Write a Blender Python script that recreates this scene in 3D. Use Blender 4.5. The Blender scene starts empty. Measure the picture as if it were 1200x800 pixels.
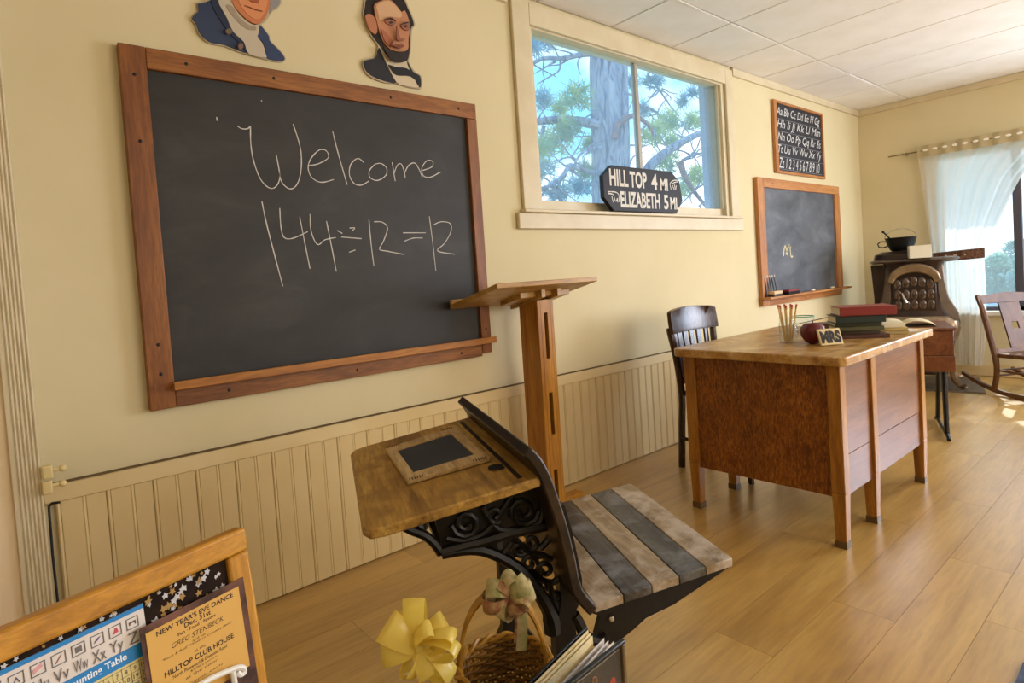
import bpy, math, random
from mathutils import Vector, Matrix
random.seed(7)
C = bpy.context.scene.collection
PI = math.pi

# ------------------------------------------------------------------ camera
f_px, yaw, pitch, roll, pcx, pcy = 697.6, .6949, .0372, -.0665, 594.3, 355.0
CAM = Vector((0, 0, 1.146))
fw = Vector((math.sin(yaw)*math.cos(pitch), math.cos(yaw)*math.cos(pitch), -math.sin(pitch)))
_r = fw.cross(Vector((0, 0, 1))).normalized(); _u = _r.cross(fw)
rt = _r*math.cos(roll) + _u*math.sin(roll)
up = -_r*math.sin(roll) + _u*math.cos(roll)
cd = bpy.data.cameras.new('camera'); cam = bpy.data.objects.new('camera', cd); C.objects.link(cam)
M = Matrix((rt, up, -fw)).transposed().to_4x4(); M.translation = CAM
cam.matrix_world = M
cd.sensor_fit = 'HORIZONTAL'; cd.sensor_width = 36; cd.lens = f_px/1200*36
cd.shift_x = (600-pcx)/1200; cd.shift_y = -(400-pcy)/1200
cd.clip_start = .02; cd.clip_end = 300
bpy.context.scene.camera = cam

# measured points: the ray of a photograph point met with a real plane of the room
def ray(px, py): return fw + rt*((px-pcx)/f_px) - up*((py-pcy)/f_px)
def on_plane(px, py, pt, n):
    d = ray(px, py); t = (Vector(pt)-CAM).dot(n)/d.dot(n); return CAM + d*t
def onx(px, py, x): return on_plane(px, py, (x, 0, 0), Vector((1, 0, 0)))
def ony(px, py, y): return on_plane(px, py, (0, y, 0), Vector((0, 1, 0)))
def onz(px, py, z): return on_plane(px, py, (0, 0, z), Vector((0, 0, 1)))

# ------------------------------------------------------------------ view, sky, sun, lamps
sc = bpy.context.scene
sc.view_settings.view_transform = 'Standard'; sc.view_settings.look = 'None'
sc.view_settings.gamma = 1; sc.view_settings.use_curve_mapping = False
sc.view_settings.exposure = 0.0
def lin(h):
    h = h.lstrip('#'); o = []
    for i in (0, 2, 4):
        c = int(h[i:i+2], 16)/255
        o.append(c/12.92 if c <= .04045 else ((c+.055)/1.055)**2.4)
    return (*o, 1)
w = bpy.data.worlds.new('sky'); sc.world = w; w.use_nodes = True
nt = w.node_tree; nt.nodes.clear()
def N(t, k, **kw):
    n = t.nodes.new(k)
    for a, b in kw.items(): setattr(n, a, b)
    return n
out = N(nt, 'ShaderNodeOutputWorld'); bg = N(nt, 'ShaderNodeBackground'); bg.inputs[1].default_value = 2.4
tc = N(nt, 'ShaderNodeTexCoord'); mp = N(nt, 'ShaderNodeMapping'); mp.inputs['Scale'].default_value = (2.2, 2.2, 4.5)
nz = N(nt, 'ShaderNodeTexNoise'); nz.inputs['Scale'].default_value = 1.7; nz.inputs['Detail'].default_value = 5
rp = N(nt, 'ShaderNodeValToRGB'); rp.color_ramp.elements[0].position = .38; rp.color_ramp.elements[1].position = .56
rp.color_ramp.elements[0].color = lin('7cc4ee'); rp.color_ramp.elements[1].color = lin('f6f4fb')
nt.links.new(tc.outputs['Generated'], mp.inputs[0]); nt.links.new(mp.outputs[0], nz.inputs[0])
sx_ = N(nt, 'ShaderNodeSeparateXYZ'); nt.links.new(tc.outputs['Generated'], sx_.inputs[0])
mr_ = N(nt, 'ShaderNodeMapRange'); nt.links.new(sx_.outputs[2], mr_.inputs[0]); mr_.inputs[1].default_value = 0; mr_.inputs[2].default_value = .45; mr_.inputs[3].default_value = .12; mr_.inputs[4].default_value = -.16
ad_ = N(nt, 'ShaderNodeMath', operation='ADD'); nt.links.new(nz.outputs[0], ad_.inputs[0]); nt.links.new(mr_.outputs[0], ad_.inputs[1])
nt.links.new(ad_.outputs[0], rp.inputs[0]); nt.links.new(rp.outputs[0], bg.inputs[0]); nt.links.new(bg.outputs[0], out.inputs[0])

def lamp(kind, name, loc, direction, power, col, size=None, sy=None, spread=None):
    l = bpy.data.lights.new(name, kind); l.energy = power; l.color = lin(col)[:3]
    o = bpy.data.objects.new(name, l); C.objects.link(o); o.location = loc
    o.rotation_euler = Vector(direction).to_track_quat('-Z', 'Y').to_euler()
    if kind == 'AREA': l.shape = 'RECTANGLE'; l.size = size; l.size_y = sy
    if spread: l.spread = spread
    return o
s = lamp('SUN', 'sun', (12, 6, 12), (-.80, -.20, -.60), 3.4, 'fff0d8'); s.data.angle = .01
# added area fills, as daylight from assumed windows out of view
lamp('AREA', 'south_fill_light', (3.2, -2.9, 1.6), (0, 1, -.08), 74, 'fbf8f4', 3.4, 1.4)
lamp('AREA', 'east_fill_light', (6.6, -.9, 1.35), (-1, .22, -.1), 185, 'e4edff', 1.9, 1.5)
# added warm point fills behind the viewpoint, brightening the ceiling
for px_, pw_ in ((-.2, 9), (3.2, 26)):
    l_ = bpy.data.lights.new('point_fill_light', 'POINT'); l_.energy = pw_; l_.color = lin('fff0dc')[:3]; l_.shadow_soft_size = .16
    o_ = bpy.data.objects.new('point_fill_light', l_); C.objects.link(o_); o_.location = (px_, -1.5, 1.95)

# ------------------------------------------------------------------ mesh helpers
class MB:
    def __init__(s): s.v = []; s.f = []
    def add(s, vs, fs):
        b = len(s.v); s.v += [Vector(x) for x in vs]; s.f += [[b+i for i in q] for q in fs]; return s
    def box(s, x0, x1, y0, y1, z0, z1):
        return s.add([(x0,y0,z0),(x1,y0,z0),(x1,y1,z0),(x0,y1,z0),(x0,y0,z1),(x1,y0,z1),(x1,y1,z1),(x0,y1,z1)],
                     [(0,3,2,1),(4,5,6,7),(0,1,5,4),(1,2,6,5),(2,3,7,6),(3,0,4,7)])
    def hexa(s, a, b):          # two quads (bottom, top) of four points
        return s.add(list(a)+list(b), [(0,3,2,1),(4,5,6,7),(0,1,5,4),(1,2,6,5),(2,3,7,6),(3,0,4,7)])
    def prism(s, poly, off):    # planar outline extruded by off
        n = len(poly); off = Vector(off); p = [Vector(q) for q in poly]
        return s.add(p + [q+off for q in p], [list(range(n))[::-1], list(range(n, 2*n))] + [(i, (i+1) % n, n+(i+1) % n, n+i) for i in range(n)])
    def tube(s, pts, r, n=8, closed=False, flat=1.0):
        p = [Vector(q) for q in pts]; m = len(p); rr = r if isinstance(r, (list, tuple)) else [r]*m
        vs = []; prev = None
        for i in range(m):
            a = p[(i-1) % m] if (closed or i > 0) else p[i]; b = p[(i+1) % m] if (closed or i < m-1) else p[i]
            d = (b-a).normalized()
            if prev is None:
                h = Vector((0, 0, 1)) if abs(d.z) < .9 else Vector((1, 0, 0))
                e = d.cross(h).normalized()
            else:
                e = (prev - d*prev.dot(d)).normalized()
            prev = e; g = d.cross(e)
            for k in range(n):
                t = 2*PI*k/n; vs.append(p[i] + (e*math.cos(t) + g*math.sin(t)*flat)*rr[i])
        fs = []
        for i in range(m if closed else m-1):
            j = (i+1) % m
            for k in range(n):
                l = (k+1) % n; fs.append((i*n+k, i*n+l, j*n+l, j*n+k))
        if not closed: fs += [list(range(n))[::-1], list(range((m-1)*n, m*n))]
        return s.add(vs, fs)
    def lathe(s, prof, c=(0, 0, 0), n=20, sx=1, sy=1, cap=True):
        c = Vector(c); m = len(prof); vs = []; fs = []
        for r, z in prof:
            for k in range(n):
                t = 2*PI*k/n; vs.append(c + Vector((r*sx*math.cos(t), r*sy*math.sin(t), z)))
        for i in range(m-1):
            for k in range(n):
                l = (k+1) % n; fs.append((i*n+k, i*n+l, (i+1)*n+l, (i+1)*n+k))
        if cap: fs += [list(range(n))[::-1], list(range((m-1)*n, m*n))]
        return s.add(vs, fs)
    def ball(s, c, r, n=12, m=8, sc=(1, 1, 1)):
        pr = [(max(1e-4, r*math.sin(PI*i/m)), -r*math.cos(PI*i/m)) for i in range(m+1)]
        b = len(s.v); s.lathe(pr, (0, 0, 0), n, cap=False)
        for i in range(b, len(s.v)): s.v[i] = Vector((s.v[i].x*sc[0], s.v[i].y*sc[1], s.v[i].z*sc[2])) + Vector(c)
        return s
    def sheet(s, g, th=0):      # grid of points, optional thickness
        R = len(g); Q = len(g[0]); vs = [Vector(p) for row in g for p in row]
        fs = [(i*Q+j, i*Q+j+1, (i+1)*Q+j+1, (i+1)*Q+j) for i in range(R-1) for j in range(Q-1)]
        if not th: return s.add(vs, fs)
        nr = [Vector((0, 0, 0)) for _ in vs]
        for q in fs:
            a = (vs[q[1]]-vs[q[0]]).cross(vs[q[2]]-vs[q[0]])
            for i in q: nr[i] = nr[i] + a
        n = len(vs); bk = [v - (k.normalized()*th if k.length > 0 else k) for v, k in zip(vs, nr)]
        rim = [(0*Q+j) for j in range(Q)] + [i*Q+Q-1 for i in range(1, R)] + [(R-1)*Q+j for j in range(Q-2, -1, -1)] + [i*Q for i in range(R-2, 0, -1)]
        side = [(rim[i], n+rim[i], n+rim[(i+1) % len(rim)], rim[(i+1) % len(rim)]) for i in range(len(rim))]
        return s.add(vs+bk, fs + [tuple(n+i for i in q[::-1]) for q in fs] + side)
    def mesh(s, name, mat, inv=None, smooth=True, ang=35):
        me = bpy.data.meshes.new(name)
        me.from_pydata([inv @ v if inv else v for v in s.v], [], s.f); me.validate(); me.update()
        me.materials.append(mat)
        import bmesh
        bm = bmesh.new(); bm.from_mesh(me); bmesh.ops.recalc_face_normals(bm, faces=bm.faces); bm.to_mesh(me); bm.free()
        if smooth:
            me.shade_smooth(); me.set_sharp_from_angle(angle=math.radians(ang))
        return me
    def build(s, name, mat, parent=None, W=False, bevel=0, smooth=True, ang=35, seg=2):
        inv = None
        if W and parent:
            root = parent
            while root.parent: root = root.parent
            inv = (Matrix.Translation(root.location) @ root.rotation_euler.to_matrix().to_4x4()).inverted()
        o = bpy.data.objects.new(name, s.mesh(name, mat, inv, smooth, ang)); C.objects.link(o)
        if parent: o.parent = parent
        if bevel:
            b = o.modifiers.new('bevel', 'BEVEL'); b.width = bevel; b.segments = seg; b.limit_method = 'ANGLE'; b.angle_limit = math.radians(40)
        return o
def thing(name, label, cat, loc=(0, 0, 0), rz=0, group=None):
    o = bpy.data.objects.new(name, None); C.objects.link(o); o.location = loc; o.rotation_euler = (0, 0, rz)
    o.empty_display_size = .05
    return tag(o, label, cat, group)
def tag(o, label, cat, group=None):
    o['label'] = label; o['category'] = cat
    if group: o['group'] = group
    return o
def struct(o): o['kind'] = 'structure'; return o
def stuff(o): o['kind'] = 'stuff'; return o
def setting(name, loc=(0, 0, 0)):
    o = bpy.data.objects.new(name, None); C.objects.link(o); o.location = loc; return struct(o)
def copy_part(o, parent, loc):
    c = o.copy(); C.objects.link(c); c.parent = parent; c.location = loc; return c
def text_mb(body, x0, x1, z0, z1, fn, bold=0.0, shear=0.0, depth=.0):
    """letters as flat geometry filling the rectangle (x0..x1, z0..z1); fn(x, z) -> 3D point"""
    cu = bpy.data.curves.new('t', 'FONT'); cu.body = body; cu.offset = bold; cu.shear = shear; cu.resolution_u = 3
    o = bpy.data.objects.new('t', cu); C.objects.link(o)
    dg = bpy.context.evaluated_depsgraph_get(); me = bpy.data.meshes.new_from_object(o.evaluated_get(dg))
    bpy.data.objects.remove(o); bpy.data.curves.remove(cu)
    xs = [v.co.x for v in me.vertices]; ys = [v.co.y for v in me.vertices]
    a, b, c, d = min(xs), max(xs), min(ys), max(ys); mb = MB()
    mb.add([fn(x0+(v.co.x-a)/(b-a)*(x1-x0), z0+(v.co.y-c)/max(1e-6, d-c)*(z1-z0)) for v in me.vertices], [list(p.vertices) for p in me.polygons])
    bpy.data.meshes.remove(me); return mb
def join(mbs):
    r = MB()
    for m in mbs: r.add(m.v, m.f)
    return r
def smooth_path(p, k=4):
    p = [Vector(q) for q in p]; o = []
    for i in range(len(p)-1):
        a = p[max(i-1, 0)]; b = p[i]; c = p[i+1]; d = p[min(i+2, len(p)-1)]
        for j in range(k):
            t = j/k
            o.append(.5*((2*b) + (c-a)*t + (2*a-5*b+4*c-d)*t*t + (3*b-a-3*c+d)*t**3))
    o.append(p[-1]); return o

# ------------------------------------------------------------------ materials
def base(name, rough=.5, spec=.5, metal=0):
    m = bpy.data.materials.new(name); m.use_nodes = True; t = m.node_tree; t.nodes.clear()
    o = N(t, 'ShaderNodeOutputMaterial'); b = N(t, 'ShaderNodeBsdfPrincipled')
    b.inputs['Roughness'].default_value = rough; b.inputs['Specular IOR Level'].default_value = spec; b.inputs['Metallic'].default_value = metal
    t.links.new(b.outputs[0], o.inputs[0]); return m, t, b
def ramp(t, stops):
    r = N(t, 'ShaderNodeValToRGB'); e = r.color_ramp.elements
    while len(e) < len(stops): e.new(.5)
    for x, (p, c) in zip(e, stops): x.position = p; x.color = lin(c)
    return r
def noise(t, vec, scale, detail=4, dist=0, rough=.55):
    n = N(t, 'ShaderNodeTexNoise'); n.inputs['Scale'].default_value = scale; n.inputs['Detail'].default_value = detail
    n.inputs['Distortion'].default_value = dist; n.inputs['Roughness'].default_value = rough
    t.links.new(vec, n.inputs['Vector']); return n
def mix(t, f, a, b, mode='MIX'):
    m = N(t, 'ShaderNodeMix', data_type='RGBA', blend_type=mode)
    if isinstance(f, float): m.inputs[0].default_value = f
    else: t.links.new(f, m.inputs[0])
    for s, i in ((a, 6), (b, 7)):
        if isinstance(s, tuple): m.inputs[i].default_value = s
        else: t.links.new(s, m.inputs[i])
    return m.outputs[2]
def bump(t, b, h, st, dist=.002):
    n = N(t, 'ShaderNodeBump'); n.inputs['Strength'].default_value = st; n.inputs['Distance'].default_value = dist
    t.links.new(h, n.inputs['Height']); t.links.new(n.outputs[0], b.inputs['Normal'])
def wood(name, dark, mid, light, axis='X', rough=.45, sc=1.0, fine=.35, vary=0, wear=None, spec=.4, patch=0, coat=0):
    def hx(c): v = [int(c[i:i+2], 16) for i in (0, 2, 4)]; v = [v[0], min(255, int(v[1]*1.012)), int(v[2]*.94)]; return '%02x%02x%02x' % tuple(v)
    dark, mid, light = hx(dark), hx(mid), hx(light)
    m, t, b = base(name, rough, spec)
    tc = N(t, 'ShaderNodeTexCoord'); vec = tc.outputs['Object']
    if vary:
        oi = N(t, 'ShaderNodeObjectInfo'); va = N(t, 'ShaderNodeVectorMath', operation='SCALE'); cb = N(t, 'ShaderNodeCombineXYZ')
        for i in range(3): t.links.new(oi.outputs['Random'], cb.inputs[i])
        t.links.new(cb.outputs[0], va.inputs[0]); va.inputs['Scale'].default_value = 37
        ad = N(t, 'ShaderNodeVectorMath', operation='ADD'); t.links.new(vec, ad.inputs[0]); t.links.new(va.outputs[0], ad.inputs[1]); vec = ad.outputs[0]
    mp = N(t, 'ShaderNodeMapping'); k = [9*sc]*3; k['XYZ'.index(axis)] = .9*sc; mp.inputs['Scale'].default_value = k
    t.links.new(vec, mp.inputs[0])
    n1 = noise(t, mp.outputs[0], 1.6, 6, .9); n2 = noise(t, mp.outputs[0], 14, 3, .2)
    r1 = ramp(t, [(.3, dark), (.5, mid), (.72, light)]); t.links.new(n1.outputs[0], r1.inputs[0])
    r2 = ramp(t, [(.35, '8a8078'), (.6, 'ffffff')]); t.links.new(n2.outputs[0], r2.inputs[0])
    c = mix(t, fine, r1.outputs[0], r2.outputs[0], 'MULTIPLY')
    if vary:
        hs = N(t, 'ShaderNodeHueSaturation'); mr = N(t, 'ShaderNodeMapRange'); mr.inputs[3].default_value = 1-vary; mr.inputs[4].default_value = 1+vary
        t.links.new(oi.outputs['Random'], mr.inputs[0]); t.links.new(mr.outputs[0], hs.inputs['Value']); t.links.new(c, hs.inputs['Color']); c = hs.outputs[0]
    if wear:
        n3 = noise(t, tc.outputs['Object'], patch or 7, 6, .4, .65); r3 = ramp(t, [(.48, '000000'), (.66, 'ffffff')]); t.links.new(n3.outputs[0], r3.inputs[0])
        c = mix(t, r3.outputs[0], c, lin(wear))
    b.inputs['Coat Weight'].default_value = coat; b.inputs['Coat Roughness'].default_value = .28
    t.links.new(c, b.inputs['Base Color']); bump(t, b, n2.outputs[0], .25, .0015)
    return m
def plain(name, col, rough=.5, spec=.4, metal=0, var=.0, vs=8, col2=None, bmp=0, bs=60):
    m, t, b = base(name, rough, spec, metal)
    tc = N(t, 'ShaderNodeTexCoord')
    n = noise(t, tc.outputs['Object'], vs, 5)
    r = ramp(t, [(.35, col2 or col), (.65, col)]); t.links.new(n.outputs[0], r.inputs[0])
    t.links.new(r.outputs[0], b.inputs['Base Color'])
    if bmp:
        n2 = noise(t, tc.outputs['Object'], bs, 4); bump(t, b, n2.outputs[0], bmp)
    return m
def glass(name, haze=.08, tint='f4fbff', gloss=.06):
    m = bpy.data.materials.new(name); m.use_nodes = True; t = m.node_tree; t.nodes.clear()
    o = N(t, 'ShaderNodeOutputMaterial'); tr = N(t, 'ShaderNodeBsdfTransparent'); tr.inputs[0].default_value = lin(tint)
    gl = N(t, 'ShaderNodeBsdfGlossy'); gl.inputs['Roughness'].default_value = .03
    tl = N(t, 'ShaderNodeBsdfTranslucent'); tl.inputs[0].default_value = lin('e6eeff')
    fr = N(t, 'ShaderNodeFresnel'); fr.inputs[0].default_value = 1.35; ge = N(t, 'ShaderNodeNewGeometry'); om = N(t, 'ShaderNodeMath', operation='SUBTRACT'); om.inputs[0].default_value = 1
    mu = N(t, 'ShaderNodeMath', operation='MULTIPLY'); t.links.new(ge.outputs['Backfacing'], om.inputs[1]); t.links.new(fr.outputs[0], mu.inputs[0]); t.links.new(om.outputs[0], mu.inputs[1])
    m1 = N(t, 'ShaderNodeMixShader'); m1.inputs[0].default_value = haze; m2 = N(t, 'ShaderNodeMixShader')
    t.links.new(tr.outputs[0], m1.inputs[1]); t.links.new(tl.outputs[0], m1.inputs[2])
    t.links.new(mu.outputs[0], m2.inputs[0]); t.links.new(m1.outputs[0], m2.inputs[1]); t.links.new(gl.outputs[0], m2.inputs[2]); t.links.new(m2.outputs[0], o.inputs[0])
    return m
def cloth(name, col, trans=.5, clear=0.0, vs=20, col2=None):
    m = bpy.data.materials.new(name); m.use_nodes = True; t = m.node_tree; t.nodes.clear()
    o = N(t, 'ShaderNodeOutputMaterial'); d = N(t, 'ShaderNodeBsdfDiffuse'); l = N(t, 'ShaderNodeBsdfTranslucent')
    tc = N(t, 'ShaderNodeTexCoord'); n = noise(t, tc.outputs['Object'], vs, 4); r = ramp(t, [(.35, col2 or col), (.65, col)])
    t.links.new(n.outputs[0], r.inputs[0])
    for x in (d, l): t.links.new(r.outputs[0], x.inputs[0])
    m1 = N(t, 'ShaderNodeMixShader'); m1.inputs[0].default_value = trans
    t.links.new(d.outputs[0], m1.inputs[1]); t.links.new(l.outputs[0], m1.inputs[2])
    if clear:
        tr = N(t, 'ShaderNodeBsdfTransparent'); m2 = N(t, 'ShaderNodeMixShader'); m2.inputs[0].default_value = clear
        t.links.new(m1.outputs[0], m2.inputs[1]); t.links.new(tr.outputs[0], m2.inputs[2]); t.links.new(m2.outputs[0], o.inputs[0])
    else: t.links.new(m1.outputs[0], o.inputs[0])
    return m

mWall = plain('cream_wall_paint', 'dacca6', .75, .2, col2='d3c59c', vs=1.3, bmp=.08, bs=90)
mTrim = plain('cream_trim_paint', 'd6c8a8', .45, .4, col2='cdbd9a', vs=6, bmp=.06)
mWains = plain('cream_wainscot_paint', 'e0cb9c', .5, .35, col2='d8c08c', vs=3, bmp=.06)
mGap = plain('dark_joint', '3a3226', .9, .1)
mCeilGap = plain('grey_ceiling_joint', '8f8574', .9, .1)
mCeil = plain('ceiling_tile_board', 'f0ece6', .9, .1, col2='e9e4db', vs=4, bmp=.15, bs=140)
mWhite = plain('white_paint', 'eeeae0', .5)
mFloor = wood('pale_oak_floor', 'a27a40', 'ba9150', 'c8a260', 'X', .36, .6, .22, vary=.07, spec=.8, coat=.8)
mFrame = wood('reddish_pine', '6e4020', '8e5629', 'a46a34', 'X', .45, 1.2, .4)
mFrameV = wood('reddish_pine_upright', '6a3b1b', '865026', '9a6030', 'Z', .45, 1.2, .4)
mLedge = wood('golden_pine_ledge', '8c5523', 'a86a2c', 'bb7c38', 'X', .4, 1.2, .3)
mFrame2 = wood('orange_pine', '9c5f33', 'b87a48', 'c98d5a', 'X', .45, 1.3, .3)
mFrame2V = wood('orange_pine_upright', '9c5f33', 'b87a48', 'c98d5a', 'Z', .45, 1.3, .3)
mDeskTop = wood('worn_oak_top', '8c6030', 'b48446', 'caa05e', 'X', .32, 1.0, .35, wear='cdae7c', patch=9, spec=.5)
def veneer(name, a, b_, c_):
    m, t, b = base(name, .38, .4); tc = N(t, 'ShaderNodeTexCoord'); mp = N(t, 'ShaderNodeMapping'); mp.inputs['Scale'].default_value = (60, 60, 16); t.links.new(tc.outputs['Object'], mp.inputs[0])
    n = noise(t, mp.outputs[0], 1.5, 4, 1.6); n2 = noise(t, tc.outputs['Object'], 5, 3, .5); r = ramp(t, [(.36, a), (.5, b_), (.64, c_)]); t.links.new(n.outputs[0], r.inputs[0])
    r2 = ramp(t, [(.3, 'c8bcb0'), (.7, 'ffffff')]); t.links.new(n2.outputs[0], r2.inputs[0]); t.links.new(mix(t, .8, r.outputs[0], r2.outputs[0], 'MULTIPLY'), b.inputs['Base Color']); return m
mDesk = veneer('brown_oak_veneer', '66370f', '894f17', 'a66a26')
mDeskLeg = wood('honey_oak_leg', '825220', 'a46d2a', 'b8823a', 'Z', .36, 1.3, .35)
mPulpit = wood('amber_pine_post', '91591c', 'b07628', 'c48c3e', 'Z', .4, 1.0, .3)
mPulpitTop = wood('amber_pine_top', '9a6c34', 'b68a4c', 'c89e62', 'X', .4, 1.0, .3)
mOld = wood('weathered_oak', '6e4c22', 'b48a48', 'd0aa66', 'Y', .42, .9, .5, wear='8d6a36', patch=11)
mOldDark = wood('blackened_oak', '1c1510', '2f231a', '4a382a', 'Y', .4, 1.0, .4)
mSlatL = wood('worn_pale_slat', '75604c', '9a826a', 'b39c84', 'Y', .42, .9, .4, wear='c2b4a4', patch=10)
mSlatD = wood('worn_dark_slat', '2e2824', '443c38', '5e5854', 'Y', .4, .9, .4, wear='7c7c80', patch=10)
mIron = plain('black_cast_iron', '17130f', .42, .5, .3, col2='0f0c0a', vs=30, bmp=.2, bs=120)
mChairDark = wood('dark_walnut', '2a160c', '3a2012', '4d2c1a', 'Z', .25, 1.4, .3, spec=.5)
mRock = wood('rocker_oak', '4a2b14', '603a1c', '744a26', 'Z', .5, 1.4, .3)
mBoard = None
def slate(name, c1, c2, c3):
    m, t, b = base(name, .55, .35)
    tc = N(t, 'ShaderNodeTexCoord'); mp = N(t, 'ShaderNodeMapping'); mp.inputs['Scale'].default_value = (1.2, 1, 2.2); t.links.new(tc.outputs['Object'], mp.inputs[0])
    n = noise(t, mp.outputs[0], 2.2, 7, .6, .6); r = ramp(t, [(.32, c1), (.55, c2), (.78, c3)]); t.links.new(n.outputs[0], r.inputs[0])
    t.links.new(r.outputs[0], b.inputs['Base Color']); return m
mBoard = slate('slate_black', '262422', '302e2c', '403f3d')
mBoard2 = slate('slate_dusty_glare', '42454a', '5a5d63', '777b82')  # chalk dust, with the board's glare lightened into the colour
mSlateW = slate('slate_blue_grey', '272b33', '343841', '4e5258')
mChalk = plain('chalk_white', 'cfcac2', .95, .05)
mChalkY = plain('chalk_yellow', 'cfc59a', .95, .05)
mBlack = plain('black_plastic', '0d0c0c', .4)
mBlackP = plain('black_paint', '201d22', .55, .3, col2='19161b')
mWhiteP = plain('white_letter_paint', 'd8d2c8', .6, .2)
mGlass = glass('window_glass', .13)
mJar = glass('jar_glass', .04, 'fbfdfc')
mSteel = plain('bright_metal', 'c9c6c0', .25, .5, .9)

# ------------------------------------------------------------------ room shell
YN, XE, YS, XW, ZC = 2.33, 6.72, -3.0, -1.2, 2.623
wx0, wx1, wz0, wz1 = 2.20, 4.16, 1.50, 2.52         # opening in the north wall
b = MB()
b.box(XW, wx0, YN, YN+.15, 0, ZC+.1).box(wx1, XE+.15, YN, YN+.15, 0, ZC+.1).box(wx0, wx1, YN, YN+.15, 0, wz0).box(wx0, wx1, YN, YN+.15, wz1, ZC+.1)
struct(b.build('wall_north', mWall, smooth=False))
ey0, ey1, ez0, ez1 = -.35, 1.70, .57, 2.04         # opening in the east wall
b = MB()
b.box(XE, XE+.15, YS, ey0, 0, ZC+.1).box(XE, XE+.15, ey1, YN, 0, ZC+.1).box(XE, XE+.15, ey0, ey1, 0, ez0).box(XE, XE+.15, ey0, ey1, ez1, ZC+.1)
struct(b.build('wall_east', mWall, smooth=False))
struct(MB().box(XW, XE+.15, YS-.15, YS, 0, ZC+.1).build('wall_south', mWall, smooth=False))
struct(MB().box(XW-.15, XW, YS-.15, YN+.15, 0, ZC+.1).build('wall_west', mWall, smooth=False))
# left return of the room: a short wall that stands proud of the north wall
mPink = plain('lamplit_white_paint', 'efd9b8', .6, .3, col2='e8d0ac', vs=3)  # warm lamplight on this wall is put into its colour
xcl = ony(28, 712, 2.27).x; xcr = ony(62, 704, 2.30).x
struct(MB().box(XW+.002, xcl+.01, 2.255, YN-.002, .002, ZC-.002).build('wall_left', mPink, smooth=False))
cas = setting('trim_1', (0, 0, 0))
mb = MB(); nfl = 6; wfl = (xcr-xcl-.012)/nfl
mb.box(xcl+.011, xcr, 2.262, YN-.002, .002, ZC-.004)
mb.build('casing_board', mTrim, cas, smooth=False)
for k in range(nfl):
    xx = xcl+.014+k*wfl
    MB().tube([(xx+wfl/2, 2.262, .15), (xx+wfl/2, 2.262, ZC-.06)], wfl*.40, 8).build('fluting', mTrim, cas)
MB().box(xcl+.002, xcl+.012, 2.243, 2.275, .002, ZC-.004).build('casing_edge', mTrim, cas, smooth=False)

# floor
fl = setting('floor')
MB().box(XW-.15, XE+.15, YS-.15, YN+.15, -.12, -.004).build('floor_base', mGap, fl, smooth=False)
pw, pl = .185, 1.22; cache = {}; row = 0; y = YN - pw
def plank(x0, x1, y0, y1):
    key = (round(x1-x0, 3), round(y1-y0, 3))
    if key not in cache:
        a, c = key; m = MB()
        m.box(.0005, a-.0005, .0005, c-.0005, -.0035, 0)
        cache[key] = m.build('floor_plank', mFloor, fl, smooth=False); o = cache[key]
    else:
        o = cache[key].copy(); C.objects.link(o); o.parent = fl
    o.location = (x0, y0, 0)
while y > YS - pw:
    x = XW - [0, .83, .41, 1.05, .22, .63][row % 6]
    y0 = max(y, YS)
    while x < XE:
        a, c = max(x, XW), min(x+pl, XE)
        if c-a > .03: plank(a, c, y0, y+pw)
        x += pl
    y -= pw; row += 1
# ceiling of laid tiles
ce = setting('ceiling')
MB().box(XW-.15, XE+.15, YS-.15, YN+.15, ZC+.012, ZC+.12).build('ceiling_base', mCeilGap, ce, smooth=False)
cc = {}
xs = [3.50+.61*k for k in range(-8, 6)]; xs = [XW]+[x for x in xs if XW+.05 < x < XE-.02]+[XE]
ys = [YS]+[1.886-1.22*k for k in range(3, -1, -1)]+[YN]
for i in range(len(xs)-1):
    for j in range(len(ys)-1):
        key = (round(xs[i+1]-xs[i], 2), round(ys[j+1]-ys[j], 2))
        if key not in cc:
            a, c = key; g = .004; h = .009
            m = MB().add([(g,g,.011),(a-g,g,.011),(a-g,c-g,.011),(g,c-g,.011),(g,g,.004),(a-g,g,.004),(a-g,c-g,.004),(g,c-g,.004),(h,h,0),(a-h,h,0),(a-h,c-h,0),(h,c-h,0)],
                         [(8,9,10,11),(0,1,5,4),(1,2,6,5),(2,3,7,6),(3,0,4,7),(4,5,9,8),(5,6,10,9),(6,7,11,10),(7,4,8,11)])
            cc[key] = m.build('ceiling_tile', mCeil, ce, smooth=False); o = cc[key]
        else:
            o = cc[key].copy(); C.objects.link(o); o.parent = ce
        o.location = (xs[i], ys[j], ZC); o.rotation_euler = (random.uniform(-.002, .002), random.uniform(-.003, .003), 0)
# bare white runner of the ceiling grid showing at two joints
MB().box(2.887, 2.893, 1.886, 2.12, ZC-.004, ZC+.010).box(2.89, 3.16, 1.884, 1.890, ZC-.004, ZC+.010).box(3.497, 3.503, 1.96, 2.09, ZC-.004, ZC+.010).build('ceiling_runner', mWhite, ce, smooth=False)
# crown strips
t2 = setting('trim_2'); MB().box(4.27, XE-.02, YN-.02, YN-.001, 2.565, ZC-.002).build('crown_strip', mTrim, t2, smooth=False)
t3 = setting('trim_3'); MB().box(XE-.02, XE-.001, YS+.01, YN-.001, 2.565, ZC-.002).build('crown_strip', mTrim, t3, smooth=False)
t5 = setting('trim_4'); MB().box(xcr+.002, 2.06, YN-.02, YN-.001, 2.565, ZC-.002).build('crown_strip', mTrim, t5, smooth=False)
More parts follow.
